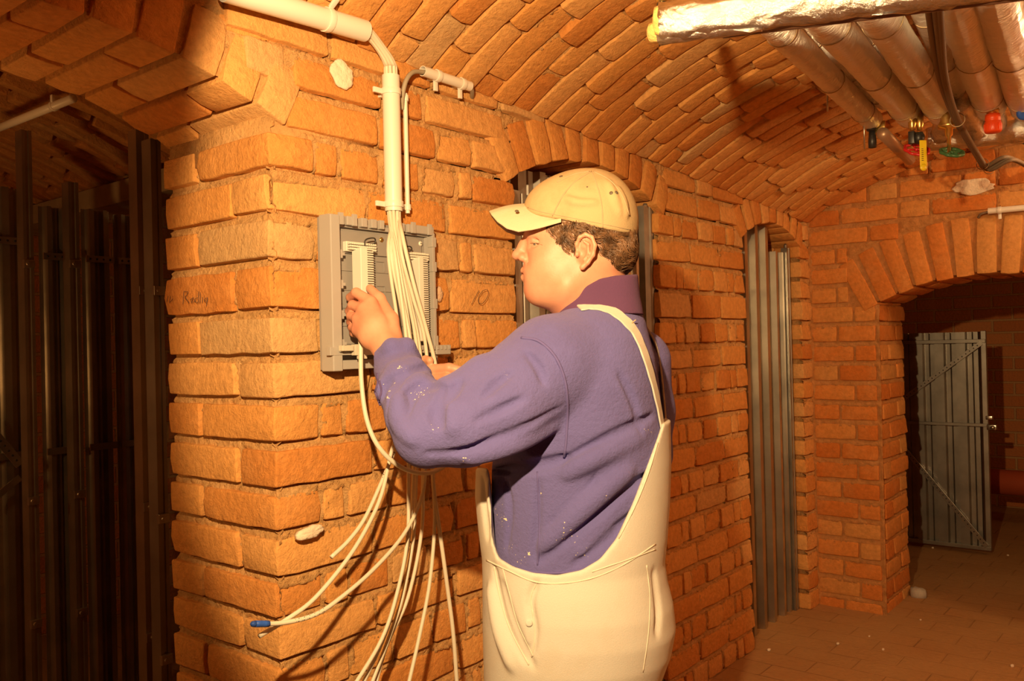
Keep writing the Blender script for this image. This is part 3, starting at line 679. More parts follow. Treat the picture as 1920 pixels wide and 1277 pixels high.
# ---- distribution box on the pier
def distribution_box():
    Y = -0.012
    tl, tr, bl = on_y(614, 405, Y-0.03), on_y(812, 428, Y-0.03), on_y(621, 694, Y-0.03)
    x0, x1 = (tl[0]+bl[0])/2, tr[0]; z1, z0 = (tl[2]+tr[2])/2, bl[2]; W_, H_ = x1-x0, z1-z0
    t = thing('distribution_box', 'open grey plastic electrical box without its cover mounted on the brick pier', 'electrical box', (x0+W_/2, 0, z0))
    m = MB(); m.box(((x0+x1)/2, Y, (z0+z1)/2), (W_, 0.012, H_))
    for f in (0.17, 0.29, 0.41, 0.53, 0.66, 0.79): m.box(((x0+x1)/2+0.01, Y-0.007, z0+H_*f), (W_*0.8, 0.003, 0.0022))
    for fx, fz in ((0.52, 0.70), (0.52, 0.53), (0.30, 0.36), (0.52, 0.33)):
        for dx, dz, sx, sz in ((0, 0.012, 0.026, 0.0015), (0, -0.012, 0.026, 0.0015), (-0.013, 0, 0.0015, 0.022), (0.013, 0, 0.0015, 0.022)):
            m.box((x0+W_*fx+dx, Y-0.0075, z0+H_*fz+dz), (sx, 0.003, sz))
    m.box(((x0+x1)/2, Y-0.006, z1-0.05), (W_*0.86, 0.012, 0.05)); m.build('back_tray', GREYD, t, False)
    m = MB(); m.box((x0+0.012, Y-0.02, (z0+z1)/2), (0.026, 0.04, H_+0.006)); m.build('side_wall', GREYP, t, False)
    m = MB(); m.box((x0+0.031, Y-0.012, (z0+z1)/2), (0.006, 0.026, H_*0.9))
    for f in (0.17, 0.36, 0.56, 0.76):      # snap hooks
        for a in range(3): m.box((x0+0.036+0.003*(1-abs(a-1)), Y-0.018, z0+H_*(f+0.018*(a-1))), (0.010+0.006*(1-abs(a-1)), 0.02, 0.007))
    m.build('inner_rib', GREYP, t, False)
    m = MB(); m.box((x1-0.004, Y-0.018, (z0+z1)/2), (0.008, 0.034, H_*0.93))
    for f in (0.18, 0.45, 0.72, 0.9): m.box((x1-0.003, Y-0.028, z0+H_*f), (0.014, 0.016, 0.024))
    for i in range(34): m.box((x1-0.022, Y-0.012, z0+H_*(0.2+i*0.018)), (0.012, 0.014, 0.0028))
    m.build('side_wall', GREYP, t, False)
    m = MB()                                 # crenellated top edge
    m.box(((x0+x1)/2, Y-0.010, z1-0.014), (W_, 0.02, 0.010))
    for a, b in ((0.0, 0.14), (0.16, 0.24), (0.29, 0.34), (0.38, 0.43), (0.46, 0.5), (0.64, 0.7), (0.73, 1.0)):
        m.box((x0+W_*(a+b)/2, Y-0.018, z1-0.006), (W_*(b-a), 0.030, 0.020))
    for a in (0.10, 0.22, 0.78, 0.95): m.box((x0+W_*a, Y-0.034, z1-0.004), (0.012, 0.006, 0.026))
    m.build('top_wall', GREYP, t, False)
    m = MB(); m.box(((x0+x1)/2, Y-0.018, z0+0.010), (W_, 0.034, 0.020))
    m.box((x0+W_*0.55, Y-0.034, z0+0.040), (W_*1.16, 0.014, 0.018))
    for i in range(26): m.box((x0+W_*(0.05+i*0.042), Y-0.044, z0+0.043), (0.006, 0.006, 0.010))
    m.box((x1+0.012, Y-0.034, z0+0.036), (0.05, 0.022, 0.020)); m.build('bottom_wall', GREYP, t, False)
    m = MB(); m.box((x0+W_*0.22, Y-0.05, z0+0.042), (0.05, 0.014, 0.024)); m.box((x0+W_*0.20, Y-0.056, z0+0.030), (0.02, 0.012, 0.016)); m.box((x0+W_*0.08, Y-0.05, z0+0.046), (0.03, 0.014, 0.012)); m.box((x0+W_*0.29, Y-0.053, z0+0.05), (0.015, 0.012, 0.014))
    m.build('cable_clamp', simple('pale_plastic', (0.56, 0.50, 0.40), 0.5), t, False)
    # two terminal strips on carrier bars
    PALE = simple('ivory_plastic', (0.70, 0.66, 0.58), 0.5)
    for px, pt, pb, wf in ((679, 466, 600, 1.0), (786, 484, 640, 0.75)):
        a = on_y(px, pt, Y-0.035); b = on_y(px, pb, Y-0.035); cx_ = (a[0]+b[0])/2
        m = MB(); m.box((cx_-0.006, Y-0.036, (a[2]+b[2])/2), (0.020*wf, 0.03, a[2]-b[2])); n = int((a[2]-b[2])/0.0052)
        for i in range(n): m.box((cx_+0.012*wf, Y-0.036, a[2]-0.003-i*0.0052), (0.018*wf, 0.030, 0.0030))
        m.build('terminal_strip', PALE, t, False)
        for zc, wd in ((a[2]+0.004, 0.078 if wf == 1 else 0.06), (b[2]+0.01, 0.05)):
            m = MB()
            for i in range(int(wd/0.006)):
                for j in range(3): m.box((cx_-wd/2+0.003+i*0.006+0.006, Y-0.028, zc-0.006+j*0.006), (0.0042, 0.016, 0.0042))
            m.box((cx_+0.006, Y-0.018, zc), (wd, 0.012, 0.022)); m.build('carrier_bar', PALE, t, False)
    hk = on_y(690, 458, Y-0.03)
    m = MB()
    for s_ in (0, 1): m.tube(spline([hk+np.array(q) for q in ((-0.012, -s_*0.004, -0.012), (-0.012, -0.006, 0.008), (0.014, -0.006, 0.014), (0.016, -0.004, 0.002), (-0.004, -0.004, -0.002), (-0.006, -0.004, -0.016))], 30), 0.0016, 6)
    m.build('wire_hook', DARK, t)
    hk = on_y(763, 467, Y-0.03); m = MB(); m.tube(spline([hk+np.array(q) for q in ((-0.012, 0, 0.004), (0.006, -0.004, 0.006), (0.012, -0.004, 0), (0.004, -0.004, -0.005), (-0.012, 0, -0.004))], 30), 0.0016, 6); m.build('wire_hook', DARK, t)
    for px, py in ((714, 450), (787, 457)):
        s_ = on_y(px, py, Y-0.01); m = MB(); m.lathe(s_, (0, -1, 0), [(0, 0.006), (0.003, 0.006), (0.005, 0.004)], 12); m.box(s_+np.array([0, -0.005, 0]), (0.007, 0.002, 0.0015), mi=1); m.build('screw', [BRASS if px < 750 else WHITE, DARK], t)
    return (x0, x1, z0, z1)
BOX = distribution_box()

# ---- conduits on the pier
def conduit(name_label, A, B, r, clips, wall, group=None, nm='conduit'):
    A, B = np.array(A), np.array(B); t = thing(nm, name_label, 'conduit', tuple((A+B)/2), group)
    d = _n(B-A); m = MB()
    pr = [A, A+d*0.0001, B-d*0.0001, B]; m.tube([A, B], r, 28, caps=False); m.tube([B, A], r*0.88, 28, caps=False)
    V, F = tube_np([A, B], r, 28, False); n = 28
    for E_, i0 in ((A, 0), (B, 1)):
        u, v = frame_for(d); an = np.linspace(0, 2*math.pi, n, endpoint=False)
        o = E_+r*(np.cos(an)[:, None]*u+np.sin(an)[:, None]*v); i = E_+r*0.88*(np.cos(an)[:, None]*u+np.sin(an)[:, None]*v)
        q = np.concatenate([o, i]); m.add(q, np.array([(j, (j+1) % n, n+(j+1) % n, n+j) for j in range(n)]))
    m.build('tube', WHITE, t)
    w_ = np.array(wall, float)
    for f in clips:
        c = A+(B-A)*f; m = MB(); side = _n(np.cross(d, w_))
        arc = []
        for k in range(15):
            a_ = math.radians(-35+k*250/14); arc.append(c+side*math.cos(a_+math.radians(35-0))*(r+0.0015)*1.0-w_*math.sin(a_+math.radians(35))*(r+0.0015))
        n2 = len(arc)
        for p_, q_ in zip(arc[:-1], arc[1:]):
            dd = _n(q_-p_); m.box((p_+q_)/2, (np.linalg.norm(q_-p_)*1.15, 0.014, 0.0022), [dd, d, np.cross(dd, d)])
        m.box(c-side*(r+0.012)+w_*(r*0.55), (0.024, 0.012, 0.006), [side, d, np.cross(side, d)])
        m.box(c+w_*(r+0.008), (0.014, 0.014, 0.02), [side, d, w_])
        m.build('clip', WHITE, t)
    return t
yw = (0, 1, 0)
c0, c1 = on_y(735.5, 143, -0.036), on_y(735.5, 396, -0.036); c0[0] = c1[0] = (c0[0]+c1[0])/2
conduit('thick white vertical conduit coming down above the grey box', c0, c1, 0.0205, (0.12, 0.95), yw)
u0, u1 = on_y(684, 58, -0.055), on_y(420, -20, -0.060)
conduit('thick white sloping conduit under the vault at the top left of the pier', u0, u1, 0.0235, (0.30,), (0, 0.5, 0.86))
t0, t1 = on_y(762, 176, -0.022), on_y(762, 400, -0.022); t0[0] = t1[0] = (t0[0]+t1[0])/2
conduit('thin white vertical conduit squeezed beside the thick one', t0, t1, 0.0055, (0.04, 0.95), yw)
s0, s1 = on_y(792, 133, -0.03), on_y(881, 162, -0.03)
conduit('short white conduit stub at the foot of the vault, right of the vertical one', s0, s1, 0.0125, (0.3, 0.82), yw)
m = MB(); m.tube(spline([on_y(754, 205, -0.018), on_y(755, 178, -0.03), on_y(762, 150, -0.038), on_y(776, 135, -0.035), on_y(800, 136, -0.03)], 30), 0.0055, 10)
tag(m.build('cable', simple('grey_cable', (0.33, 0.28, 0.2), 0.6), None), 'grey cable bending from the thin vertical conduit into the short stub', 'cable')
m = MB(); m.tube(spline([on_y(872, 160, -0.03), on_y(884, 168, -0.028), on_y(885, 180, -0.004), on_y(884, 186, 0.02)], 24), 0.006, 10)
tag(m.build('cable', simple('grey_cable_end', (0.33, 0.28, 0.2), 0.6), None), 'short grey cable end leaving the stub and entering the wall', 'cable')

# ---- cables: out of the sloping conduit, down the vertical one, across the box, hanging below
def cable(label, lower, k, n_=10, r=0.0043, tip=None, grp='pale cables of the distribution box', marks=None):
    a = k/8.0*2*math.pi; ex, ey = math.cos(a)*0.0125, math.sin(a)*0.0115
    d = _n(u1-u0); P = []
    P.append(u0+d*0.05+np.array([0, ey, ex*0.8])); P.append(u0+np.array([0, ey, ex*0.8]))
    P.append(on_y(712+4*math.cos(a), 88, -0.05)+np.array([ex, ey*0.6, -ex*0.5])); P.append(on_y(730, 118, -0.042)+np.array([ex, ey*0.8, 0]))
    P.append(c0+np.array([ex, ey, 0.0])); P.append((c0+c1)/2+np.array([ex*0.9, ey, 0])); P.append(c1+np.array([ex, ey, 0.0]))
    for q in lower: P.append(on_y(q[0], q[1], q[2]))
    S = spline(P, 110); root = MB(); root.tube(S, r, n_)
    t = thing('cable', label, 'cable', tuple(np.round(c1, 3)), grp)
    root.build('sheath', CABLE, t)
    if tip:
        m = MB(); m.tube(S[-4:]+0.0, r*1.35, n_); d = _n(S[-1]-S[-2]); m.lathe(S[-1], d, [(0, r*1.35), (0.006, r*1.1), (0.009, r*0.4)], n_); m.build('blue_tip', BLUE, t)
        t.children[-1]['label'] = 'blue tape wrapped round the cable end'
    if marks:
        m = MB()
        for i0, i1 in marks:
            for i in range(i0, min(i1, len(S)-2)):
                q = S[i]+(CAM-S[i])/np.linalg.norm(CAM-S[i])*r*0.9; dd = _n(S[i+1]-S[i]); up = _n(np.cross(dd, CAM-S[i]))
                for jj in range(2):
                    q2 = q+dd*0.006*jj; m.box(q2, (0.004, 0.0035 if jj else 0.005, 0.0012), [_n(dd+up*(0.7 if jj else -0.5)), up, _n(np.cross(dd, up))])
        m.build('printed_mark', INK, t)
    return t
cable('cable with the uppermost loose end, curling left in front of the brick pier', [(733, 470, -0.075), (757, 600, -0.075), (775, 700, -0.07), (765, 780, -0.07), (742, 840, -0.075), (717, 900, -0.09), (685, 970, -0.11), (655, 1012, -0.12), (621, 1045, -0.125)], 0, marks=[(78, 84)])
cable('long cable whose bare end reaches left across the pier corner below the blue tip', [(728, 470, -0.07), (745, 600, -0.08), (760, 720, -0.08), (748, 800, -0.085), (733, 850, -0.09), (716, 925, -0.11), (690, 985, -0.13), (650, 1050, -0.15), (590, 1122, -0.17), (540, 1160, -0.18), (486, 1193, -0.18)], 1)
cable('cable with a blue taped end pointing left in front of the pier corner', [(738, 480, -0.08), (770, 640, -0.10), (790, 780, -0.11), (797, 880, -0.12), (788, 940, -0.13), (755, 1005, -0.15), (700, 1068, -0.17), (640, 1120, -0.19), (590, 1153, -0.20), (530, 1168, -0.20), (478, 1170, -0.20)], 2, tip=True, marks=[(88, 94)])
cable('hanging cable in the left bunch, its lower end bending left at the bottom edge', [(741, 480, -0.085), (762, 640, -0.10), (766, 780, -0.10), (766, 900, -0.11), (764, 1010, -0.12), (745, 1110, -0.13), (715, 1200, -0.14), (655, 1300, -0.15)], 3)
cable('second cable of the left bunch hanging almost straight below the sleeve', [(745, 480, -0.08), (770, 640, -0.085), (774, 780, -0.085), (775, 900, -0.09), (768, 1000, -0.10), (748, 1100, -0.11), (722, 1190, -0.12), (672, 1300, -0.13)], 4)
cable('third cable of the left bunch, thinly separated from its neighbours', [(748, 480, -0.075), (780, 640, -0.075), (786, 780, -0.075), (780, 900, -0.08), (776, 1000, -0.085), (757, 1110, -0.095), (735, 1180, -0.10), (690, 1300, -0.11)], 5)
cable('cable behind the bunch that swings right then down to the bottom edge', [(750, 480, -0.07), (785, 640, -0.07), (795, 780, -0.07), (793, 900, -0.07), (790, 1000, -0.075), (765, 1120, -0.085), (725, 1210, -0.09), (700, 1300, -0.10)], 6)
cable('nearly straight cable hanging right of the bunch, leaning left at the bottom', [(752, 470, -0.095), (775, 560, -0.10), (797, 640, -0.10), (808, 780, -0.10), (812, 890, -0.11), (815, 980, -0.12), (806, 1090, -0.13), (787, 1190, -0.14), (762, 1300, -0.15)], 7)
cable('rightmost hanging cable leaning right towards the white overalls', [(754, 440, -0.10), (775, 530, -0.12), (800, 620, -0.12), (818, 700, -0.12), (812, 800, -0.11), (812, 900, -0.11), (825, 1000, -0.13), (840, 1110, -0.14), (850, 1190, -0.15), (858, 1300, -0.16)], 7.5, r=0.0047)
m = MB(); m.tube(spline([on_y(672, 575, -0.085), on_y(676, 640, -0.095), on_y(678, 720, -0.11), on_y(690, 795, -0.13), (on_y(718, 848, -0.15)), on_y(765, 882, -0.16), on_y(815, 884, -0.15), on_y(860, 850, -0.13), on_y(905, 800, -0.12)], 70), 0.0050, 12)
tag(m.build('cable', CABLE, None), 'thick pale cable looping from under his left hand down and behind the sleeve', 'cable', 'pale cables of the distribution box')

# ---- foil wrapped pipes under the vault
ZP = 2.0
def foil_tube(mb, P, r, n=24, wob_=0.0035, mi=0):
    P = np.array(P, float); m_ = max(2, int(np.linalg.norm(P[-1]-P[0])/0.02)); s = np.linspace(0, 1, m_)
    Q = np.stack([np.interp(s, np.linspace(0, 1, len(P)), P[:, k]) for k in range(3)], 1)
    R = r*(1+0.03*np.sin(s*m_*0.25+r*999)+rng.normal(0, 0.008, m_)); V, F = tube_np(Q, R, n, True)
    V[:-2] += rng.normal(0, 1, (len(V)-2, 3))*wob_*0.18
    return mb.add(V, F, mi)
def pipe(label, near, far, r, z=ZP, ext=0.0, mat=None):
    A, B = on_z(*near, z), on_z(*far, z); A = A+(A-B)*ext
    t = thing('insulated_pipe', label, 'pipe', tuple(np.round((A+B)/2, 3)), 'foil wrapped heating pipes under the vault')
    m = MB(); foil_tube(m, [A, B], r); m.build('foil_jacket', mat or FOILX, t)
    d = _n(B-A); m = MB(); m.lathe(B-d*0.004, d, [(0, r*0.5), (0.012, r*0.45), (0.02, 0.002)], 16); m.build('pipe_end', BRASS, t)
    for f in (0.25, 0.6, 0.9):
        m = MB(); c = A+(B-A)*f; u, v = frame_for(d); a = np.linspace(0, 2*math.pi, 25); m.tube([c+(r+0.002)*(math.cos(x)*u+math.sin(x)*v) for x in a], 0.0012, 6, False)
        m.build('wire_tie', WIRE, t)
    return A, B
pipe('thinnest foil wrapped pipe, leftmost of the row and nearest the vault', (1468, 62), (1634, 224), 0.034, 2.0, 0.35)
pipe('foil wrapped pipe ending above the yellow lever, second from the left', (1553, 43), (1706, 216), 0.041, 2.0, 0.3)
pipe('foil wrapped pipe ending above the green handwheel, middle of the row', (1650, 30), (1768, 212), 0.043, 2.0, 0.3)
pipe('foil wrapped pipe with the orange red cap at its end', (1797, 10), (1856, 200), 0.045, 2.0, 0.5)
pipe('foil wrapped pipe at the right edge of the picture', (1872, 0), (1925, 200), 0.048, 2.0, 0.5)
pipe('dull pipe in the upper layer between the two left pipes', (1500, 60), (1660, 190), 0.028, 2.05, 0.2)
pipe('dull pipe in the upper layer behind the second pipe', (1606, 45), (1738, 208), 0.028, 2.05, 0.2)
pipe('dull pipe in the upper layer between the green wheel pipe and the capped pipe', (1735, 20), (1800, 190), 0.03, 2.04, 0.3)
def cross_pipe():
    A = on_z(1238, 43, 1.85); B = on_z(1500, 8, 1.85); d = _n(B-A); B = A+d*1.5
    t = thing('insulated_pipe', 'large torn foil wrapped pipe crossing in front of all others at the top', 'pipe', tuple(np.round((A+B)/2, 3)))
    m = MB(); foil_tube(m, [A, B], 0.034, 28, 0.011); m.build('foil_jacket', FOIL, t)
    A2 = on_z(1222, 62, 1.835); m = MB(); foil_tube(m, [A2+d*0.01, A2+d*0.19+np.array([0, 0, -0.0])], 0.021, 20, 0.012); m.build('torn_foil', FOIL, t)
    m = MB(); m.lathe(A-d*0.012, d, [(0, 0.014), (0.004, 0.028), (0.016, 0.031), (0.02, 0.024)], 20); m.lathe(A2-d*0.008, d, [(0, 0.008), (0.004, 0.016), (0.024, 0.0195), (0.03, 0.012)], 16); m.build('insulation_wool', simple('yellow_foam', (0.75, 0.48, 0.15), 0.95, bump=(70, 1.0, 0.01)), t)
    C = on_z(1355, 58, 1.83); m = MB(); m.tube([C, C+d*1.4], 0.013, 16); m.build('lower_pipe', RUSTY, t)
    V_ = on_z(1242, 22, 1.89); t2 = thing('valve', 'brass and black valve at the left end of the large crossing pipe', 'valve', tuple(V_))
    m = MB(); m.lathe(V_+np.array([0, 0, 0.05]), (0, 0, -1), [(0, 0.012), (0.03, 0.012), (0.034, 0.009)], 14); m.build('body', BRASS, t2)
    m = MB(); m.lathe(V_+np.array([0, 0, 0.016]), (0, 0, -1), [(0, 0.010), (0.02, 0.013), (0.04, 0.012), (0.052, 0.007)], 12); m.box(V_+np.array([0.0, -0.004, -0.015]), (0.022, 0.022, 0.02)); m.build('handle', DARK, t2)
    # far collector
    A, B = on_z(1738, 262, 1.955), on_z(1930, 244, 1.955); t = thing('insulated_pipe', 'foil wrapped collector pipe crossing at the far end of the row', 'pipe', tuple(np.round((A+B)/2, 3)))
    m = MB(); foil_tube(m, [A, B+(B-A)*1.5], 0.040, 24, 0.008); m.build('foil_jacket', FOIL, t)
    for px, py, q in ((1768, 212, 1765), (1800, 190, 1830), (1858, 205, 1868), (1925, 205, 1915)):
        m = MB(); foil_tube(m, spline([on_z(px, py, 2.0), on_z((px+q)/2+4, (py+250)/2, 1.985), on_z(q, 255, 1.955)], 12), 0.034, 20, 0.010); m.build('branch', FOIL, t)
    A, B = on_z(1655, 250, 1.93), on_z(1706, 300, 1.93); m = MB(); m.tube([A, B], 0.019, 16)
    tt = tag(m.build('pipe', simple('brown_pipe', (0.42, 0.25, 0.15), 0.4, 0.5), None), 'short bare brown pipe slanting below the leftmost foil pipes', 'pipe')
cross_pipe()
def handwheel(m, c, ax, r, th=0.004, spokes=4, mi=0):
    u, v = frame_for(ax); a = np.linspace(0, 2*math.pi, 41); rr = r*(1+0.06*np.cos(8*a))
    m.tube([c+q*(math.cos(x)*u+math.sin(x)*v) for x, q in zip(a, rr)], th, 8, False, mi)
    for k in range(spokes): x = k*2*math.pi/spokes; m.tube([c, c+r*(math.cos(x)*u+math.sin(x)*v)], th*0.7, 6, True, mi)
    m.lathe(c-_n(ax)*0.005, ax, [(0, th*1.5), (0.01, th*1.5)], 10, mi)
def valves():
    zu = np.array([0, 0, 1.0]); dn = -zu
    c = on_z(1634, 238, 1.975)
    t = thing('valve', 'small black valve hanging under the leftmost foil pipe', 'valve', tuple(c))
    m = MB(); m.lathe(c+zu*0.01, dn, [(0, 0.014), (0.02, 0.017), (0.024, 0.012)], 14); m.build('body', DARK, t)
    m = MB(); m.lathe(c-zu*0.012+np.array([0.006, 0, 0]), dn, [(0, 0.010), (0.03, 0.013), (0.055, 0.013), (0.057, 0.008)], 14); m.build('cap', DARK, t)
    m = MB(); m.box(c+RIGHT*0.03+zu*0.0, (0.012, 0.03, 0.036)); m.build('flange', BRASS, t)
    c = on_z(1716, 226, 1.965)
    t = thing('valve', 'brass valve with red handwheel and yellow lever under the second foil pipe', 'valve', tuple(c))
    m = MB()
    for s_ in (-0.010, 0.014): m.lathe(c+RIGHT*s_+zu*0.03, dn, [(0, 0.012), (0.045, 0.012), (0.05, 0.010), (0.062, 0.010)], 14)
    m.lathe(c+RIGHT*0.03+zu*0.02, RIGHT*0.6-FWD*0.8, [(0, 0.006), (0.01, 0.017), (0.014, 0.017), (0.016, 0.01)], 8); m.build('body', BRASS, t)
    m = MB(); m.box(c-zu*0.055-RIGHT*0.012, (0.018, 0.018, 0.04)); m.lathe(c-zu*0.038+RIGHT*0.010, dn, [(0, 0.012), (0.012, 0.018), (0.028, 0.016), (0.036, 0.008)], 12); m.build('black_bonnet', DARK, t)
    m = MB(); q = c-zu*0.088+RIGHT*0.012+FWD*0.02; handwheel(m, q, zu*0.75-FWD*0.6, 0.036, 0.0048); m.build('handwheel', RED, t)
    m = MB(); e = c-zu*0.062+RIGHT*0.008-FWD*0.03
    m.box(e-zu*0.05, (0.022, 0.003, 0.085), [RIGHT, FWD, zu], 0.0014); m.lathe(e-zu*0.0925-FWD*0.0015, FWD, [(0, 0.0112), (0.003, 0.0112)], 16); m.build('lever', YELLOW, t)
    m = MB()
    for j in range(7): m.box(e-zu*(0.035+j*0.006)-FWD*0.002-RIGHT*0.003, (0.006, 0.0008, 0.0018), [RIGHT, FWD, zu]); 
    m.build('lever_print', INK, t)
    c = on_z(1778, 214, 1.965)
    t = thing('valve', 'brass bell shaped valve with a green handwheel under the middle foil pipe', 'valve', tuple(c))
    m = MB(); m.lathe(c+zu*0.01, dn, [(0, 0.020), (0.03, 0.024), (0.045, 0.031), (0.052, 0.031), (0.056, 0.012), (0.075, 0.011), (0.08, 0.006), (0.13, 0.005)], 20); m.build('bonnet', BRASS, t)
    m = MB(); handwheel(m, c-zu*0.118+RIGHT*0.008, zu*0.8-FWD*0.5, 0.032, 0.0055, 5); m.build('handwheel', GREEN, t)
    c = on_z(1861, 212, 1.955)
    t = thing('valve', 'orange red ribbed plastic cap with brass neck at the end of a foil pipe', 'valve', tuple(c))
    m = MB(); m.lathe(c+zu*0.02, dn, [(0, 0.014), (0.012, 0.019), (0.024, 0.015)], 14); m.build('neck', BRASS, t)
    m = MB(); m.lathe(c-zu*0.004, dn, [(0, 0.020), (0.018, 0.022), (0.020, 0.0195), (0.023, 0.023), (0.052, 0.024), (0.056, 0.020)], 24)
    for k in range(20):
        a = k*math.pi/10; m.box(c-zu*0.044+np.array([math.cos(a), math.sin(a), 0])*0.024, (0.002, 0.003, 0.020), [[math.cos(a), math.sin(a), 0], [-math.sin(a), math.cos(a), 0], [0, 0, 1]])
    m.build('cap', ORANGE, t)
    c = on_z(1918, 210, 1.955); t = thing('valve', 'round blue valve knob at the right edge of the picture', 'valve', tuple(c))
    m = MB(); m.lathe(c, -FWD-zu*0.3, [(0, 0.018), (0.006, 0.024), (0.014, 0.024), (0.018, 0.018)], 20); m.build('knob', BLUE, t)
    m = MB(); m.tube([c, c+FWD*0.05+zu*0.02], 0.007, 10); m.build('stem', BRASS, t)
    c = on_z(1745, 214, 1.98); m = MB(); m.box(c, (0.03, 0.02, 0.016)); tag(m.build('pipe_clip', GREEN, None), 'small green fitting behind the brass valves', 'fitting')
    for px, py, z, L_, lab in ((1551, 178, 2.02, 0.05, 'thin threaded rod hanging from the vault left of the pipes'), (1620, 236, 1.97, 0.075, 'thin threaded rod hanging beside the small black valve')):
        c = on_z(px, py, z); m = MB(); m.tube([c+zu*0.06, c-zu*L_], 0.003, 8); tag(m.build('threaded_rod', STEEL, None), lab, 'rod')
    # dusty cable bundle
    S = spline([on_z(1748, -40, 1.93), on_z(1758, 60, 1.93), on_z(1770, 150, 1.93), on_z(1795, 225, 1.925), on_z(1838, 300, 1.90), on_z(1849, 316, 1.885), on_z(1862, 312, 1.885), on_z(1890, 298, 1.90), on_z(1915, 305, 1.90), on_z(1940, 322, 1.89)], 80)
    t = thing('cable_bundle', 'dusty dark cable bundle tied with wire, hanging in front of the foil pipes', 'cable bundle', tuple(S[20]))
    for k in range(3):
        a = k*2.1; off = np.array([math.cos(a)*0.008, math.sin(a)*0.010, math.sin(a)*0.006]); m = MB(); m.tube(S+off*(1+0.3*np.sin(np.linspace(0, 9, len(S))+k))[:, None], 0.0085-0.001*k, 10); m.build('cable', OLDC, t)
    for i in (24, 34, 44):
        d = _n(S[i+1]-S[i]); u, v = frame_for(d); m = MB(); m.tube([S[i]+0.020*(math.cos(x)*u+math.sin(x)*v) for x in np.linspace(0, 6.28, 21)], 0.0014, 6, False); m.build('wire_tie', WIRE, t)
valves()

# ---- things on the end wall and the far room
A, B = on_x(1853, 396, XE-0.02), on_x(1940, 388, XE-0.02)
conduit('white conduit at the right end of the far brick wall', A, B, 0.013, (0.25,), (1, 0, 0))
m = MB(); m.tube(spline([on_x(1834, 408, XE-0.005), on_x(1840, 401, XE-0.02), on_x(1860, 396, XE-0.02)], 16), 0.005, 8); tag(m.build('cable', OLDC, None), 'dark cable end sticking out of the conduit on the far wall', 'cable')
m = MB(); m.tube([(5.5, 0.3, 0.29), (5.5, -2.0, 0.29)], 0.085, 24); m.lathe((5.5, -0.62, 0.29), (0, -1, 0), [(0, 0.085), (0.004, 0.10), (0.06, 0.10), (0.064, 0.085)], 24)
tag(m.build('drain_pipe', REDPIPE, None), 'thick red brown drain pipe lying low in the room beyond the archway', 'pipe')
def blob(name, c, u, v, w_, ru, rv, th, mat, label, cat, n=26, parent=None, seed=0):
    r = np.random.default_rng(seed); a = np.linspace(0, 2*math.pi, n, endpoint=False); k = 1+0.08*np.sin(2*a+r.random()*6)+0.06*np.sin(5*a+r.random()*6)+r.normal(0, 0.04, n)
    u, v, w_ = map(lambda q: _n(np.array(q, float)), (u, v, w_)); V = []; F = []
    for i, (s_, h) in enumerate(((1.0, -0.5), (1.0, 0.35), (0.9, 0.9), (0.55, 1.0+0.1))):
        for j in range(n): V.append(c+u*ru*k[j]*s_*math.cos(a[j])+v*rv*k[j]*s_*math.sin(a[j])+w_*th*(h+(r.normal(0, 0.12) if i > 1 else 0)))
    for i in range(3):
        for j in range(n): F.append((i*n+j, i*n+(j+1) % n, (i+1)*n+(j+1) % n, (i+1)*n+j))
    V.append(c+w_*th*1.1); V.append(c-w_*th*0.5)
    T_ = [(3*n+j, 3*n+(j+1) % n, 4*n) for j in range(n)]+[((j+1) % n, j, 4*n+1) for j in range(n)]
    o = mesh_np(name, V, [np.array(F), np.array(T_)], mat, parent, smooth=True)
    if label: tag(o, label, cat)
    return o
wl, we = bpy.data.objects['wall_left'], bpy.data.objects['wall_end']
blob('plaster_patch', on_y(641, 140, -0.006), (1, 0, 0), (0, 0, 1), (0, -1, 0), 0.032, 0.032, 0.005, LIME, None, None, parent=wl, seed=1)
blob('plaster_patch', on_y(580, 998, -0.012), (1, 0, 0.12), (-0.12, 0, 1), (0, -1, 0), 0.034, 0.014, 0.008, LIME, None, None, parent=wl, seed=2)
blob('plaster_patch', on_y(823, 552, -0.006), (1, 0, 0), (0, 0, 1), (0, -1, 0), 0.012, 0.02, 0.004, LIMEO, None, None, parent=wl, seed=3)
blob('plaster_patch', on_x(1824, 350, XE-0.005), (0, 1, 0), (0, 0, 1), (-1, 0, 0), 0.083, 0.034, 0.003, LIME, None, None, parent=we, seed=4)
# pencil writing on two bricks
def scribble(strokes, fn, r, name='pencil_mark', parent=wl):
    m = MB()
    for s_ in strokes: m.tube(spline([fn(*q) for q in s_], 8*len(s_)), r, 5)
    return m.build(name, INK, parent)
scribble([[(884, 571), (888, 563), (894, 552), (898, 545)], [(905, 545), (898, 556), (897, 566), (903, 570), (911, 562), (916, 550), (913, 543), (906, 545)]], lambda a, b: on_y(a, b, -0.009), 0.0007)
L0 = 345
scribble([[(L0, 545), (L0-2, 570)], [(L0, 546), (L0+8, 548), (L0+2, 557)], [(L0+2, 557), (L0+10, 568)], [(L0+12, 562), (L0+18, 558), (L0+14, 567), (L0+20, 565)], [(L0+28, 546), (L0+26, 567), (L0+20, 562), (L0+26, 558)], [(L0+31, 548), (L0+30, 567)], [(L0+35, 557), (L0+34, 567)], [(L0+44, 558), (L0+38, 562), (L0+43, 566), (L0+44, 558), (L0+42, 574)], [(315, 555), (313, 566)], [(320, 556), (318, 567), (324, 560)]], lambda a, b: on_x(a, b, -0.006), 0.0006)
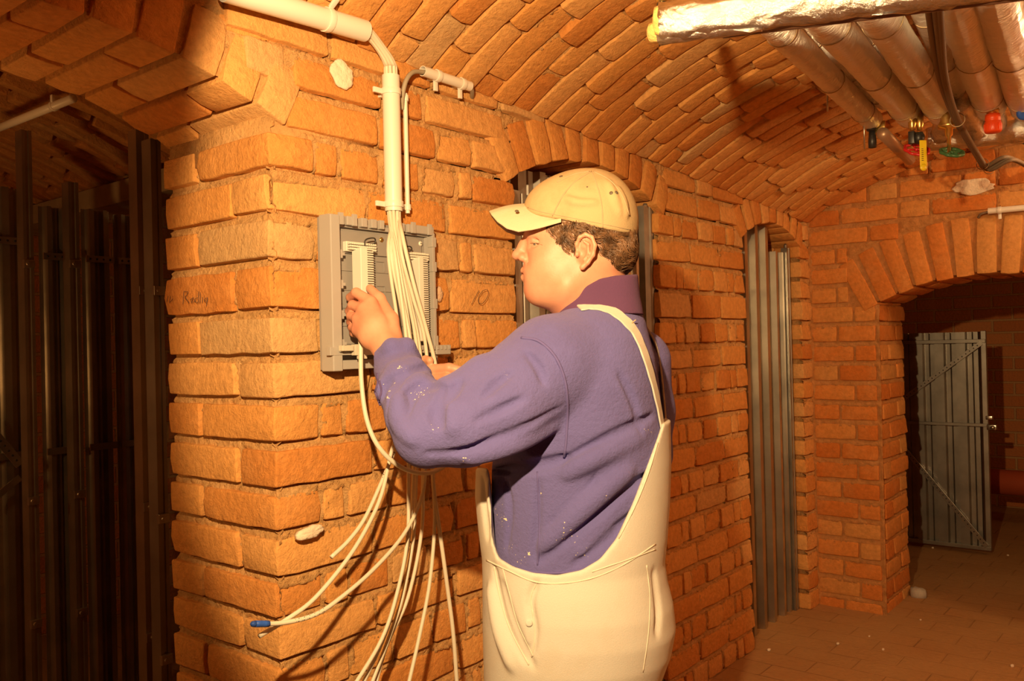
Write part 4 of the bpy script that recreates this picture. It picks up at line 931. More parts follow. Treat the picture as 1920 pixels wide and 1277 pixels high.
# loose bits on the floor
c = on_z(1722, 1118, 0.0)
tag(blob('stone', c+np.array([0, 0, 0.008]), (1, 0.3, 0), (-0.3, 1, 0), (0, 0, 1), 0.045, 0.035, 0.03, STONE, None, None, n=9, seed=5), 'grey broken stone lying on the floor by the archway pier', 'stone')
for i, (px, py, s_, lab) in enumerate([(1571, 1208, 0.009, 'largest white plaster crumb on the floor, in front of the narrow doorway'), (1656, 1219, 0.008, 'white plaster crumb on the floor right of the largest crumb'), (1630, 1194, 0.006, 'small white crumb on the floor between the two larger ones'), (1726, 1163, 0.006, 'small white crumb on the floor below the broken stone'), (1749, 1028, 0.010, 'white crumb on the floor under the open steel door leaf'), (1890, 1042, 0.008, 'white crumb on the floor right of the open steel door leaf'), (1442, 1220, 0.010, 'brownish crumb at the foot of the wall beside the narrow doorway'), (1898, 1250, 0.010, 'long pale splinter on the floor at the lower right edge')]):
    tag(blob('plaster_crumb', on_z(px, py, 0.0)+np.array([0, 0, s_*0.25]), (1, 0, 0), (0, 1, 0), (0, 0, 1), s_, s_*0.7, s_*0.5, LIME, None, None, n=7, seed=10+i), lab, 'debris', 'crumbs on the floor')

# ================================================================ the man: sculpted distance fields turned into meshes
def cp(px, py, Z): return np.array([(px-CX)/FPX*Z, -(py-CY)/FPX*Z, Z])
def to_room(V): V = np.asarray(V, float); return CAM+V[:, :1]*RIGHT+V[:, 1:2]*UPV+V[:, 2:3]*FWD
def to_cam(p): return M.T@(np.array(p, float)-CAM)
class Field:
    def __init__(s, lo, hi, h):
        s.lo = np.array(lo, float); s.h = h; s.n = np.ceil((np.array(hi)-s.lo)/h).astype(int)+1
        s.D = np.full(s.n, 0.2, np.float32); s.ax = [s.lo[a]+h*np.arange(s.n[a]) for a in range(3)]
    def _box(s, lo, hi, pad):
        i0 = np.clip(np.floor((np.array(lo)-pad-s.lo)/s.h).astype(int), 0, s.n-1); i1 = np.clip(np.ceil((np.array(hi)+pad-s.lo)/s.h).astype(int)+1, 1, s.n)
        sl = tuple(slice(a, b) for a, b in zip(i0, i1)); g = [s.ax[a][sl[a]].astype(np.float32) for a in range(3)]
        return sl, g[0][:, None, None], g[1][None, :, None], g[2][None, None, :]
    def _mix(s, sl, d, k, sub):
        A = s.D[sl]
        if sub: A = -A
        if k > 0:
            hh = np.clip(0.5+0.5*(A-d)/k, 0, 1); r = A*(1-hh)+d*hh-k*hh*(1-hh)
        else: r = np.minimum(A, d)
        s.D[sl] = -r if sub else r
    def cone(s, a, b, ra, rb, k=0.01, sub=False):
        a, b = np.array(a), np.array(b); R = max(ra, rb)
        sl, x, y, z = s._box(np.minimum(a, b)-R, np.maximum(a, b)+R, k+3*s.h+0.004)
        ab = b-a; L2 = max(ab@ab, 1e-12)
        t = np.clip(((x-a[0])*ab[0]+(y-a[1])*ab[1]+(z-a[2])*ab[2])/L2, 0, 1)
        d = np.sqrt((x-a[0]-t*ab[0])**2+(y-a[1]-t*ab[1])**2+(z-a[2]-t*ab[2])**2)-(ra+(rb-ra)*t)
        s._mix(sl, d, k, sub)
    def chain(s, P, R, k=0.01, sub=False):
        R = [R]*len(P) if np.isscalar(R) else R
        for i in range(len(P)-1): s.cone(P[i], P[i+1], R[i], R[i+1], k, sub)
    def ell(s, c, r, k=0.01, ax=None, sub=False):
        c = np.array(c); r = np.array(r, float); R = r.max()
        sl, x, y, z = s._box(c-R, c+R, k+3*s.h+0.004); p = [x-c[0], y-c[1], z-c[2]]
        if ax is not None:
            A = np.array(ax); p = [p[0]*A[i][0]+p[1]*A[i][1]+p[2]*A[i][2] for i in range(3)]
        k0 = np.sqrt((p[0]/r[0])**2+(p[1]/r[1])**2+(p[2]/r[2])**2); k1 = np.sqrt((p[0]/r[0]**2)**2+(p[1]/r[1]**2)**2+(p[2]/r[2]**2)**2)
        s._mix(sl, k0*(k0-1)/np.maximum(k1, 1e-6), k, sub)
    def loft(s, L, k=0.01, p=2.0, sub=False, grow=0.0):
        """L: rows (py, px left, px right, depth, half depth), traced on the silhouette"""
        c = sorted([(-(r[0]-CY)/FPX*r[3], ((r[1]+r[2])/2-CX)/FPX*r[3], (r[2]-r[1])/2/FPX*r[3]+grow, r[3], r[4]+grow) for r in L]); c = np.array(c)
        y = s.ax[1]; j0, j1 = np.searchsorted(y, [c[0, 0], c[-1, 0]]); yy = y[j0:j1]
        f = lambda i: np.interp(yy, c[:, 0], c[:, i]).astype(np.float32)[None, :, None]
        x = s.ax[0][:, None, None].astype(np.float32); z = s.ax[2][None, None, :].astype(np.float32)
        u0, a, w0, b = f(1), f(2), f(3), f(4)
        q = (np.abs((x-u0)/a)**p+np.abs((z-w0)/b)**p)**(1/p); d = (q-1)*np.minimum(a, b)
        s._mix((slice(None), slice(j0, j1), slice(None)), d, k, sub)
    def cut(s, curve, above=True, y0=None):
        """remove what lies above (or below) a curve given in photo pixels (px -> py), straight through in depth"""
        X, Y, Z = s.ax[0][:, None, None], s.ax[1][None, :, None], s.ax[2][None, None, :]
        px = X/Z*FPX+CX; py = -Y/Z*FPX+CY; c = np.array(curve, float); lim = np.interp(px, c[:, 0], c[:, 1])
        d = (lim-py)*Z/FPX*0.8
        s.D = np.maximum(s.D, (d if above else -d)).astype(np.float32)
    def blur(s, n=1):
        for _ in range(n):
            for a in range(3):
                D = s.D; P = np.concatenate([D.take([0], a), D, D.take([-1], a)], a); m = D.shape[a]
                s.D = (0.25*P.take(range(0, m), a)+0.5*D+0.25*P.take(range(2, m+2), a)).astype(np.float32)
    def sample(s, P):
        q = (np.atleast_2d(P)-s.lo)/s.h; q = np.clip(q, 0, s.n-1.001); i = q.astype(int); f = q-i; o = 0
        for dx in (0, 1):
            for dy in (0, 1):
                for dz in (0, 1):
                    o = o+s.D[i[:, 0]+dx, i[:, 1]+dy, i[:, 2]+dz]*(f[:, 0] if dx else 1-f[:, 0])*(f[:, 1] if dy else 1-f[:, 1])*(f[:, 2] if dz else 1-f[:, 2])
        return o
    def grad(s, p):
        e = s.h; p = np.array(p); return _n([s.sample(p+d)[0]-s.sample(p-d)[0] for d in np.eye(3)*e])
    def hit(s, px, py, far=False):
        """surface point seen at a photo pixel; where nothing is hit, the closest approach"""
        Z = np.arange(s.ax[2][0], s.ax[2][-1], s.h/2); P = np.stack([(px-CX)/FPX*Z, -(py-CY)/FPX*Z, Z], 1); d = s.sample(P)
        k = np.where(d < 0)[0]
        if len(k) == 0:
            j = int(np.argmin(d)); p = P[j]; return p-s.grad(p)*d[j]
        j = k[-1] if far else k[0]; return P[j]
    def mesh(s):
        D = s.D; S = D < 0; c = np.zeros(np.array(D.shape)-1, np.int8)
        for a in (0, 1):
            for b in (0, 1):
                for d in (0, 1): c += S[a:a+c.shape[0], b:b+c.shape[1], d:d+c.shape[2]]
        act = (c > 0) & (c < 8); idx = np.argwhere(act); vid = np.full(c.shape, -1, np.int32); vid[act] = np.arange(len(idx))
        acc = np.zeros((len(idx), 3)); cnt = np.zeros(len(idx)); co = [(a, b, d) for a in (0, 1) for b in (0, 1) for d in (0, 1)]
        val = {q: D[idx[:, 0]+q[0], idx[:, 1]+q[1], idx[:, 2]+q[2]] for q in co}
        for q in co:
            for a in range(3):
                if q[a] == 0:
                    r = list(q); r[a] = 1; r = tuple(r); A, B = val[q], val[r]; m = (A < 0) != (B < 0); t = np.where(m, A/np.where(m, A-B, 1), 0)
                    P = np.array(q, float)[None].repeat(len(idx), 0); P[:, a] += t; acc[m] += P[m]; cnt[m] += 1
        V = s.lo+(idx+acc/cnt[:, None])*s.h; F = []
        for a in range(3):
            b, d = (a+1) % 3, (a+2) % 3; n = list(D.shape); sa = [slice(0, None)]*3; sb = [slice(0, None)]*3
            sa[a] = slice(0, n[a]-1); sb[a] = slice(1, n[a]); E = S[tuple(sa)] != S[tuple(sb)]; e = np.argwhere(E)
            e = e[(e[:, b] > 0) & (e[:, d] > 0) & (e[:, b] < n[b]-1) & (e[:, d] < n[d]-1)]
            o = []
            for (i, j) in ((0, 0), (1, 0), (1, 1), (0, 1)):
                q = e.copy(); q[:, b] -= i; q[:, d] -= j; o.append(vid[q[:, 0], q[:, 1], q[:, 2]])
            f = np.stack(o, 1); ins = S[e[:, 0], e[:, 1], e[:, 2]]; f[~ins] = f[~ins][:, ::-1]; F.append(f)
        F = np.concatenate(F); F = F[(F >= 0).all(1)]
        return to_room(V), F[:, ::-1] if False else F
def C(*a): return [cp(*q) for q in a]

SKIN, nt_, b_ = newmat('skin'); b_.inputs['Base Color'].default_value = (0.82, 0.44, 0.31, 1); b_.inputs['Roughness'].default_value = 0.5
b_.inputs['Subsurface Weight'].default_value = 0.12; b_.inputs['Subsurface Radius'].default_value = (0.02, 0.008, 0.004); b_.inputs['Subsurface Scale'].default_value = 0.3
def _skin():
    nt = nt_; L = nt.links; tc = N(nt, 'ShaderNodeTexCoord'); n1 = N(nt, 'ShaderNodeTexNoise'); n1.inputs['Scale'].default_value = 18; n1.inputs['Detail'].default_value = 5; L.new(tc.outputs['Object'], n1.inputs['Vector'])
    r = N(nt, 'ShaderNodeValToRGB'); r.color_ramp.elements[0].position = 0.35; r.color_ramp.elements[1].position = 0.68; r.color_ramp.elements[0].color = (0.66, 0.34, 0.22, 1); r.color_ramp.elements[1].color = (0.62, 0.25, 0.155, 1)
    L.new(n1.outputs['Fac'], r.inputs['Fac']); L.new(r.outputs['Color'], b_.inputs['Base Color'])
    n2 = N(nt, 'ShaderNodeTexNoise'); n2.inputs['Scale'].default_value = 260; n2.inputs['Detail'].default_value = 3; L.new(tc.outputs['Object'], n2.inputs['Vector'])
    bp = N(nt, 'ShaderNodeBump'); bp.inputs['Strength'].default_value = 0.25; bp.inputs['Distance'].default_value = 0.001; L.new(n2.outputs['Fac'], bp.inputs['Height']); L.new(bp.outputs['Normal'], b_.inputs['Normal'])
_skin()
NAIL = simple('nail', (0.85, 0.62, 0.48), 0.3)
def fabric(name, col, fine, strength, sheen=0.0, stain=None, amount=0.5, rough=0.95, scale=9, thr=(0.52, 0.66)):
    m, nt, b = newmat(name); L = nt.links; b.inputs['Roughness'].default_value = rough; b.inputs['Specular IOR Level'].default_value = 0.1
    if sheen: b.inputs['Sheen Weight'].default_value = sheen; b.inputs['Sheen Roughness'].default_value = 0.6; b.inputs['Sheen Tint'].default_value = (0.75, 0.65, 1, 1)
    tc = N(nt, 'ShaderNodeTexCoord'); n1 = N(nt, 'ShaderNodeTexNoise'); n1.inputs['Scale'].default_value = scale; n1.inputs['Detail'].default_value = 8; n1.inputs['Roughness'].default_value = 0.62; L.new(tc.outputs['Object'], n1.inputs['Vector'])
    rp = N(nt, 'ShaderNodeValToRGB'); rp.color_ramp.elements[0].position = thr[0]; rp.color_ramp.elements[1].position = thr[1]; L.new(n1.outputs['Fac'], rp.inputs['Fac'])
    mu = N(nt, 'ShaderNodeMath', operation='MULTIPLY'); mu.inputs[1].default_value = amount; L.new(rp.outputs['Color'], mu.inputs[0])
    mx = N(nt, 'ShaderNodeMix', data_type='RGBA'); L.new(mu.outputs[0], mx.inputs[0]); mx.inputs[6].default_value = (*col, 1); mx.inputs[7].default_value = (*(stain or col), 1); L.new(mx.outputs[2], b.inputs['Base Color'])
    n2 = N(nt, 'ShaderNodeTexNoise'); n2.inputs['Scale'].default_value = fine; n2.inputs['Detail'].default_value = 5; n2.inputs['Roughness'].default_value = 0.7; L.new(tc.outputs['Object'], n2.inputs['Vector'])
    bp = N(nt, 'ShaderNodeBump'); bp.inputs['Strength'].default_value = strength; bp.inputs['Distance'].default_value = 0.003; L.new(n2.outputs['Fac'], bp.inputs['Height']); L.new(bp.outputs['Normal'], b.inputs['Normal'])
    return m, nt, mx
FLEECE, fnt, fmx = fabric('purple_fleece', (0.130, 0.118, 0.335), 120, 1.0, 0.2, (0.11, 0.098, 0.28), 0.5)
PLUM, _, _ = fabric('plum_collar_cloth', (0.115, 0.05, 0.115), 260, 0.4, 0.1)
CREAM, _, _ = fabric('cream_work_cotton', (0.63, 0.59, 0.52), 420, 0.3, 0, (0.58, 0.50, 0.38), 0.45, 0.9, 5)
CAPM, _, _ = fabric('worn_beige_cap_cloth', (0.50, 0.37, 0.20), 300, 0.35, 0, (0.34, 0.21, 0.10), 0.5, 0.9, 11, (0.5, 0.72))
BRIM, _, _ = fabric('faded_brim_cloth', (0.58, 0.49, 0.34), 300, 0.35, 0, (0.60, 0.45, 0.26), 0.4, 0.9, 16, (0.5, 0.7))
STITCH = simple('seam_thread', (0.42, 0.32, 0.19), 0.9)
SEAMP = simple('fleece_seam', (0.12, 0.10, 0.29), 0.95)
HAIR = simple('brown_hair', (0.17, 0.085, 0.04), 0.4, var=0.6, vscale=60)
EYEW = simple('eye_white', (0.50, 0.38, 0.32), 0.3); IRIS = simple('iris', (0.05, 0.045, 0.04), 0.2); LIPS = simple('lips', (0.66, 0.27, 0.20), 0.45)
PAINT = simple('dried_pale_paint', (0.72, 0.62, 0.42), 0.9)

W0 = 1.755      # depth of the middle of the head
body = Field(cp(630, 1000, 1.95)*[1, 0, 0]+[0, -0.40, 1.48], [cp(1270, 0, 1.95)[0], 0.345, 2.16], 0.0027)
B = body
def both(f, w):      # same shape on both sides of the head
    f(W0-w); f(W0+w)
B.ell(cp(1093, 425, W0), (0.100, 0.104, 0.078), 0.02)
B.ell(cp(1048, 470, W0), (0.068, 0.085, 0.064), 0.03)
B.ell(cp(1050, 405, W0), (0.066, 0.05, 0.064), 0.02)
both(lambda w: B.chain([cp(1100, 500, w), cp(1065, 535, w), cp(1015, 545, W0+(w-W0)*0.35)], [0.030, 0.026, 0.022], 0.03), 0.042)
B.ell(cp(1004, 541, W0), (0.021, 0.020, 0.026), 0.016)
both(lambda w: B.ell(cp(1035, 500, w), (0.040, 0.036, 0.024), 0.025), 0.036)
both(lambda w: B.ell(cp(1010, 520, w), (0.022, 0.025, 0.018), 0.02), 0.022)
B.ell(cp(1000, 507, W0), (0.021, 0.030, 0.030), 0.014)
B.ell(cp(1040, 551, W0), (0.046, 0.024, 0.040), 0.03)
B.chain([cp(1110, 500, W0+0.005), cp(1110, 560, W0+0.015), cp(1118, 620, W0+0.03)], [0.067, 0.064, 0.082], 0.03)
B.ell(cp(1078, 560, W0), (0.05, 0.035, 0.05), 0.03)
# brow, nose, mouth, eye sockets
both(lambda w: B.chain([cp(994, 438, W0+(w-W0)*0.35), cp(1001, 437, w), cp(1022, 443, W0+(w-W0)*1.75)], [0.010, 0.0105, 0.009], 0.012), 0.025)
both(lambda w: B.ell(cp(1006, 456, w), (0.020, 0.0085, 0.014), 0.010, sub=True), 0.033)
B.chain([cp(990, 446, W0), cp(982, 460, W0), cp(973, 476, W0)], [0.0080, 0.0092, 0.0108], 0.010)
B.ell(cp(970.0, 479, W0), (0.0108, 0.0095, 0.0118), 0.008)
both(lambda w: B.ell(cp(981, 483, w), (0.0105, 0.0085, 0.0070), 0.005), 0.0135)
both(lambda w: B.ell(cp(975, 489, w), (0.005, 0.003, 0.003), 0.002, sub=True), 0.006)
B.chain([cp(988, 508, W0-0.020), cp(983, 508, W0), cp(988, 508, W0+0.020)], [0.004, 0.0072, 0.004], 0.004)
B.chain([cp(990, 520, W0-0.018), cp(984.5, 520, W0), cp(990, 520, W0+0.018)], [0.0045, 0.0082, 0.0045], 0.004)
B.chain([cp(994, 514, W0-0.023), cp(980, 514, W0), cp(994, 514, W0+0.023)], [0.0026, 0.0030, 0.0026], 0.002, sub=True)
both(lambda w: B.chain([cp(987, 478, W0+(w-W0)*0.8), cp(994, 495, w), cp(998, 508, W0+(w-W0)*1.15)], [0.002, 0.0024, 0.0018], 0.006, sub=True), 0.026)
both(lambda w: B.chain([cp(996, 462, W0+(w-W0)*0.8), cp(1006, 467, w), cp(1018, 464, W0+(w-W0)*1.25)], 0.0018, 0.006, sub=True), 0.033)
# eyelids around the eyeball
both(lambda w: B.chain([cp(994, 455, W0+(w-W0)*0.72), cp(1002, 452.0, w), cp(1015, 455, W0+(w-W0)*1.26)], [0.0038, 0.0056, 0.0038], 0.004), 0.031)
both(lambda w: B.chain([cp(995, 460, W0+(w-W0)*0.72), cp(1003, 463.5, w), cp(1014, 458, W0+(w-W0)*1.28)], [0.0030, 0.0038, 0.0030], 0.004), 0.031)
# ears
def ear(s_):
    w = W0+s_*0.079; o = lambda px, py, dw=0: cp(px, py, w+s_*dw)
    B.ell(o(1097, 470, -0.004), (0.015, 0.026, 0.010), 0.006)
    B.chain([o(1083, 474, 0.0), o(1081, 458, 0.004), (o(1087, 445, 0.010)), o(1098, 439.5, 0.014), o(1110, 445, 0.017), o(1115.5, 460, 0.018), o(1112, 478, 0.015), o(1102, 492, 0.011), o(1092, 501, 0.007)], [0.0034, 0.0037, 0.0038, 0.0038, 0.004, 0.0043, 0.0043, 0.0048, 0.0062], 0.003)
    B.ell(o(1101, 464, 0.004), (0.013, 0.022, 0.008), 0.006)
    B.chain([o(1094, 452, 0.014), o(1103, 458, 0.015), o(1103, 474, 0.013), o(1094, 487, 0.010)], [0.0026, 0.0030, 0.0032, 0.003], 0.003)
    B.ell(o(1091, 474, 0.013), (0.0085, 0.0115, 0.009), 0.003, sub=True)
    B.ell(o(1082, 477, 0.003), (0.0045, 0.006, 0.006), 0.004)
ear(-1); ear(1)
# trunk and arms inside the clothes
B.loft([(1030, 960, 1190, 1.80, 0.11), (900, 960, 1200, 1.80, 0.12), (700, 985, 1205, 1.80, 0.14), (640, 1010, 1200, 1.80, 0.15), (600, 1060, 1185, 1.79, 0.10), (575, 1075, 1180, 1.78, 0.06)], 0.03)
B.chain(C((1045, 690, 1.67), (925, 765, 1.61), (805, 812, 1.60)), [0.06, 0.048, 0.040], 0.03)
B.chain(C((805, 812, 1.60), (770, 745, 1.68), (743, 680, 1.765)), [0.040, 0.036, 0.028], 0.02)
B.chain(C((1190, 690, 1.93), (1150, 845, 1.98), (930, 775, 2.0), (862, 730, 2.0)), [0.06, 0.045, 0.034, 0.027], 0.03)
# left hand
wr = C((745, 680, 1.768), (727, 655, 1.79))
B.chain(wr, [0.029, 0.027], 0.015)
K = {'i': cp(696, 566, 1.838), 'm': cp(681, 579, 1.835), 'r': cp(671, 598, 1.838), 'p': cp(670, 619, 1.842)}
for kk, r0 in (('i', 0.0215), ('m', 0.022), ('r', 0.0215), ('p', 0.019)): B.chain([wr[1], (wr[1]*0.45+K[kk]*0.55)+np.array([0, 0, -0.002]), K[kk]], [r0, 0.0175, 0.0128], 0.016)
FT = {'i': C((668, 549, 1.862), (657, 558, 1.884), (664, 566, 1.900)), 'm': C((661, 572, 1.862), (655, 583, 1.882), (664, 590, 1.896)),
      'r': C((658, 592, 1.864), (657, 604, 1.880), (666, 610, 1.890)), 'p': C((660, 614, 1.866), (662, 625, 1.880), (671, 629, 1.888))}
for kk, rr in (('i', (0.0122, 0.0108, 0.0096, 0.0082)), ('m', (0.0118, 0.0104, 0.0092, 0.008)), ('r', (0.0112, 0.0098, 0.0086, 0.0076)), ('p', (0.0100, 0.0086, 0.0076, 0.0068))): B.chain([K[kk]]+FT[kk], rr, 0.0035)
B.chain(C((742, 655, 1.80), (731, 600, 1.835), (711, 560, 1.868), (694, 541, 1.893)), [0.021, 0.0175, 0.0120, 0.0095], 0.010)
B.chain(C((700, 580, 1.822), (718, 630, 1.79)), [0.0022, 0.002], 0.006); B.chain(C((686, 588, 1.818), (708, 635, 1.788)), [0.002, 0.002], 0.006)   # tendons
# right hand: palm behind the sleeve, fingers closed round the cable
B.chain(C((862, 732, 2.0), (828, 712, 1.985)), [0.028, 0.026], 0.012)
B.ell(cp(812, 703, 1.985), (0.030, 0.020, 0.020), 0.012)
B.chain(C((806, 694, 1.968), (842, 690, 1.945), (868, 696, 1.945), (884, 707, 1.952)), [0.0125, 0.0112, 0.0098, 0.0080], 0.004)
B.chain(C((804, 710, 1.965), (838, 708, 1.940), (862, 716, 1.942), (874, 726, 1.95)), [0.0120, 0.0106, 0.0094, 0.0078], 0.004)
B.chain(C((803, 724, 1.968), (832, 726, 1.945), (852, 734, 1.948), (862, 742, 1.955)), [0.0115, 0.0100, 0.0088, 0.0076], 0.004)
B.chain(C((806, 737, 1.975), (828, 742, 1.955), (842, 750, 1.958)), [0.0100, 0.0088, 0.0074], 0.004)
B.chain(C((822, 700, 2.0), (805, 686, 2.0), (798, 676, 1.985), (806, 676, 1.965)), [0.016, 0.0135, 0.0110, 0.0090], 0.006)
V, F = B.mesh()
base = at(1080, 1277, 1.80); base = np.array([base[0], base[1], 0.0])
person = mesh_np('person', V, F, SKIN, None, smooth=True, origin=base)
tag(person, 'man in purple fleece, white overalls and beige cap working at the electrical box', 'person')
def child(mb_or_vf, name, mat, parent=person, smooth=True, label=None):
    if isinstance(mb_or_vf, MB): V, F, mi = np.concatenate(mb_or_vf.V), mb_or_vf.F, np.concatenate(mb_or_vf.m)
    else: V, F = mb_or_vf; mi = None
    off = np.array(parent.location) if parent is person else np.array(person.location)
    o = mesh_np(name, np.asarray(V)-off, F, mat, parent, mi, smooth)
    if label: o['label'] = label
    return o
# eyes, brows, nails
for s_ in (-1, 1):
    c = to_room([cp(1008.0, 457.5, W0+s_*0.0275)])[0]; m = MB(); m.lathe(c-_n(np.array([0, 1, 0]))*0.0, RIGHT, [(-0.0100*math.cos(a), 0.0100*math.sin(a)) for a in np.linspace(0, math.pi, 14)], 20)
    e = child(m, 'eyeball', EYEW); d = _n(-RIGHT*0.85-UPV*0.35-FWD*(0.42 if s_ < 0 else 0.1)); m = MB(); m.lathe(c+d*0.0078, d, [(0, 0.0062), (0.0014, 0.0054), (0.0026, 0.002)], 16); child(m, 'iris', IRIS, e)
    m = MB(); r_ = np.random.default_rng(3+s_); m.tube([to_room([cp(999+i*4.5, 440+i*0.9-3*math.sin(i*0.6), W0+s_*(0.028+0.005*i))])[0] for i in range(5)], 0.0012, 5)
    for i in range(90):
        t = r_.random(); q = B.hit(994+t*30, 437+t*4-4*math.sin(t*3)+r_.normal(0, 1.4)) if s_ < 0 else cp(994+t*30, 437+t*4, W0+0.028+0.02*t)
        p = to_room([q])[0]; m.tube([p-UPV*0.001, p+RIGHT*0.006+UPV*r_.normal(-0.0005, 0.0012)-FWD*0.001*(-s_)*-1], [0.0004, 0.00015], 4)
    child(m, 'eyebrow', HAIR)
    if s_ < 0:
        m = MB(); Pq = [B.hit(x_, y_) for x_, y_ in ((994, 456.5), (999, 456), (1005, 456.2), (1011, 457.5), (1017, 459.5))]; m.tube(to_room(np.array(Pq)+[0, 0, -0.0006]), [0.0004, 0.0009, 0.001, 0.0009, 0.0004], 5); child(m, 'eyelash', HAIR)
def flat_nail(c, n_, d, w_, l_, nm='fingernail'):
    m = MB(); n_, d = _n(n_), _n(d); s_ = np.cross(n_, d); m.box(c, (w_, l_, 0.0012), [s_, d, n_], 0.0005); return child(m, nm, NAIL)
q = to_room(C((884, 707, 1.952), (868, 696, 1.945))); flat_nail(q[0]+(-FWD*0.006+UPV*0.004+RIGHT*0.002), -FWD*0.7+UPV*0.6, q[0]-q[1], 0.009, 0.010)

# ---- fleece
S_ = Field([cp(690, 0, 1.66)[0], -0.50, 1.47], [cp(1275, 0, 1.95)[0], 0.10, 2.12], 0.0036)
S_.loft([(1085, 945, 1215, 1.80, 0.150), (1060, 932, 1226, 1.80, 0.160), (1020, 926, 1233, 1.80, 0.165), (940, 922, 1240, 1.80, 0.168), (880, 922, 1243, 1.80, 0.172), (800, 930, 1241, 1.80, 0.182), (720, 945, 1232, 1.80, 0.19), (670, 962, 1225, 1.80, 0.185), (635, 990, 1215, 1.80, 0.172), (605, 1022, 1208, 1.80, 0.148), (585, 1045, 1200, 1.795, 0.118), (565, 1058, 1196, 1.79, 0.092), (540, 1068, 1194, 1.785, 0.082)], 0.0, 2.2)
S_.chain(C((1085, 640, 1.70), (1035, 672, 1.665), (985, 712, 1.645)), [0.060, 0.078, 0.084], 0.035)
S_.chain(C((1020, 700, 1.66), (945, 760, 1.615), (870, 798, 1.590), (800, 815, 1.585)), [0.086, 0.083, 0.073, 0.060], 0.02)
S_.chain(C((803, 812, 1.585), (785, 775, 1.62), (765, 735, 1.67), (748, 696, 1.735), (741, 678, 1.758)), [0.060, 0.061, 0.054, 0.045, 0.044], 0.014)
S_.chain(C((862, 745, 1.60), (930, 735, 1.62)), [0.044, 0.055], 0.03)
S_.chain(C((1195, 680, 1.92), (1212, 770, 1.95), (1212, 850, 1.95)), [0.075, 0.058, 0.056], 0.03)
S_.chain(C((1205, 855, 1.95), (1150, 850, 1.98), (935, 778, 2.0), (890, 750, 2.0)), [0.055, 0.055, 0.042, 0.038], 0.03)
# cuff fold rings
S_.chain(C((716, 668, 1.735), (735, 652, 1.72), (762, 650, 1.735), (778, 672, 1.76)), [0.016, 0.018, 0.017, 0.014], 0.010)
S_.chain(C((722, 730, 1.655), (745, 700, 1.668), (775, 690, 1.69), (797, 700, 1.71)), [0.019, 0.022, 0.021, 0.014], 0.010)
S_.chain(C((745, 790, 1.585), (755, 750, 1.60), (785, 725, 1.625), (815, 728, 1.64)), [0.020, 0.025, 0.024, 0.014], 0.012)
S_.chain(C((835, 728, 1.585), (838, 765, 1.55), (850, 800, 1.52)), [0.016, 0.018, 0.010], 0.02)
S_.chain(C((880, 712, 1.60), (905, 700, 1.61), (945, 690, 1.62)), [0.022, 0.026, 0.02], 0.025)
def crease(f, pts, r=0.006, k=0.008, sub=True, off=0.0):
    P = []
    for q in pts:
        p = f.hit(*q[:2]); g = f.grad(p); P.append(p+g*(off if off else (r*0.12 if sub else -r*0.3)))
    P = spline(P, 6*len(P)) if len(P) > 2 else np.array(P); n = len(P); R = r*(0.25+0.75*np.sin(np.linspace(0.15, math.pi-0.15, n)))
    f.chain(list(P), list(R), k, sub)
for pts, r in [([(738, 705), (722, 722), (716, 745)], 0.006), ([(800, 690), (772, 693), (748, 708), (735, 735), (730, 765)], 0.008), ([(828, 726), (795, 722), (768, 742), (757, 775), (760, 810)], 0.009),
               ([(832, 728), (822, 748), (818, 775), (826, 800)], 0.010), ([(862, 716), (848, 732), (840, 750)], 0.007), ([(1050, 765), (985, 800), (915, 830), (845, 850), (800, 850)], 0.006), ([(985, 745), (935, 770), (890, 790)], 0.005),
               ([(1060, 862), (1110, 838), (1170, 806), (1225, 778)], 0.008), ([(915, 885), (970, 880), (1035, 868), (1065, 858)], 0.010), ([(1240, 868), (1180, 915), (1110, 970), (1050, 1018), (1010, 1055)], 0.010), ([(1238, 905), (1190, 965), (1130, 1015), (1075, 1060)], 0.009),
               ([(1120, 890), (1090, 940), (1030, 985)], 0.005), ([(1160, 700), (1190, 760), (1205, 830)], 0.005), ([(950, 900), (955, 960), (950, 1030)], 0.006), ([(1010, 900), (1008, 970), (1000, 1050)], 0.004), ([(960, 700), (930, 720), (905, 745)], 0.006), ([(985, 660), (1010, 690), (1020, 720)], 0.005)]: crease(S_, pts, r*(1.5 if max(q[0] for q in pts) < 870 else 1.15))
for pts, r in [([(1180, 882), (1140, 912), (1080, 965), (1020, 1025)], 0.011), ([(1140, 995), (1090, 1035)], 0.008), ([(1040, 800), (960, 835), (880, 862)], 0.010), ([(1200, 820), (1120, 858), (1060, 890)], 0.008), ([(745, 745), (752, 790), (775, 825)], 0.008)]: crease(S_, pts, r, 0.02, False)
S_.blur(1)
S_.cut([(1040, 574), (1055, 573), (1080, 569), (1110, 562), (1150, 553), (1200, 546)])
# cuff end: opened towards the hand
a_, b2 = cp(741, 678, 1.758), cp(727, 655, 1.79); d_ = _n(b2-a_)
sl, x_, y_, z_ = S_._box(a_-0.07, a_+0.07, 0); pl = (x_-a_[0])*d_[0]+(y_-a_[1])*d_[1]+(z_-a_[2])*d_[2]-0.012
S_.D[sl] = np.maximum(S_.D[sl], np.where((np.sqrt((x_-a_[0])**2+(y_-a_[1])**2+(z_-a_[2])**2) < 0.075) & (y_ > a_[1]-0.03), pl, -1)).astype(np.float32)
V, F = S_.mesh(); sweater = child((V, F), 'fleece_pullover', FLEECE, label='purple fleece pullover with dried paint spots')
def on_field(f, pts, off): 
    P = []
    for q in pts: p = f.hit(*q); P.append(p+f.grad(p)*off)
    return np.array(P)
def seam(f, pts, r, name, mat, parent, n=8, off=0.0009):
    P = spline(pts, n*len(pts)); Q = to_room(on_field(f, P, off)); Q[1:-1] = (Q[:-2]+Q[1:-1]*2+Q[2:])/4; m = MB(); m.tube(Q, r, 6); return child(m, name, mat, parent)
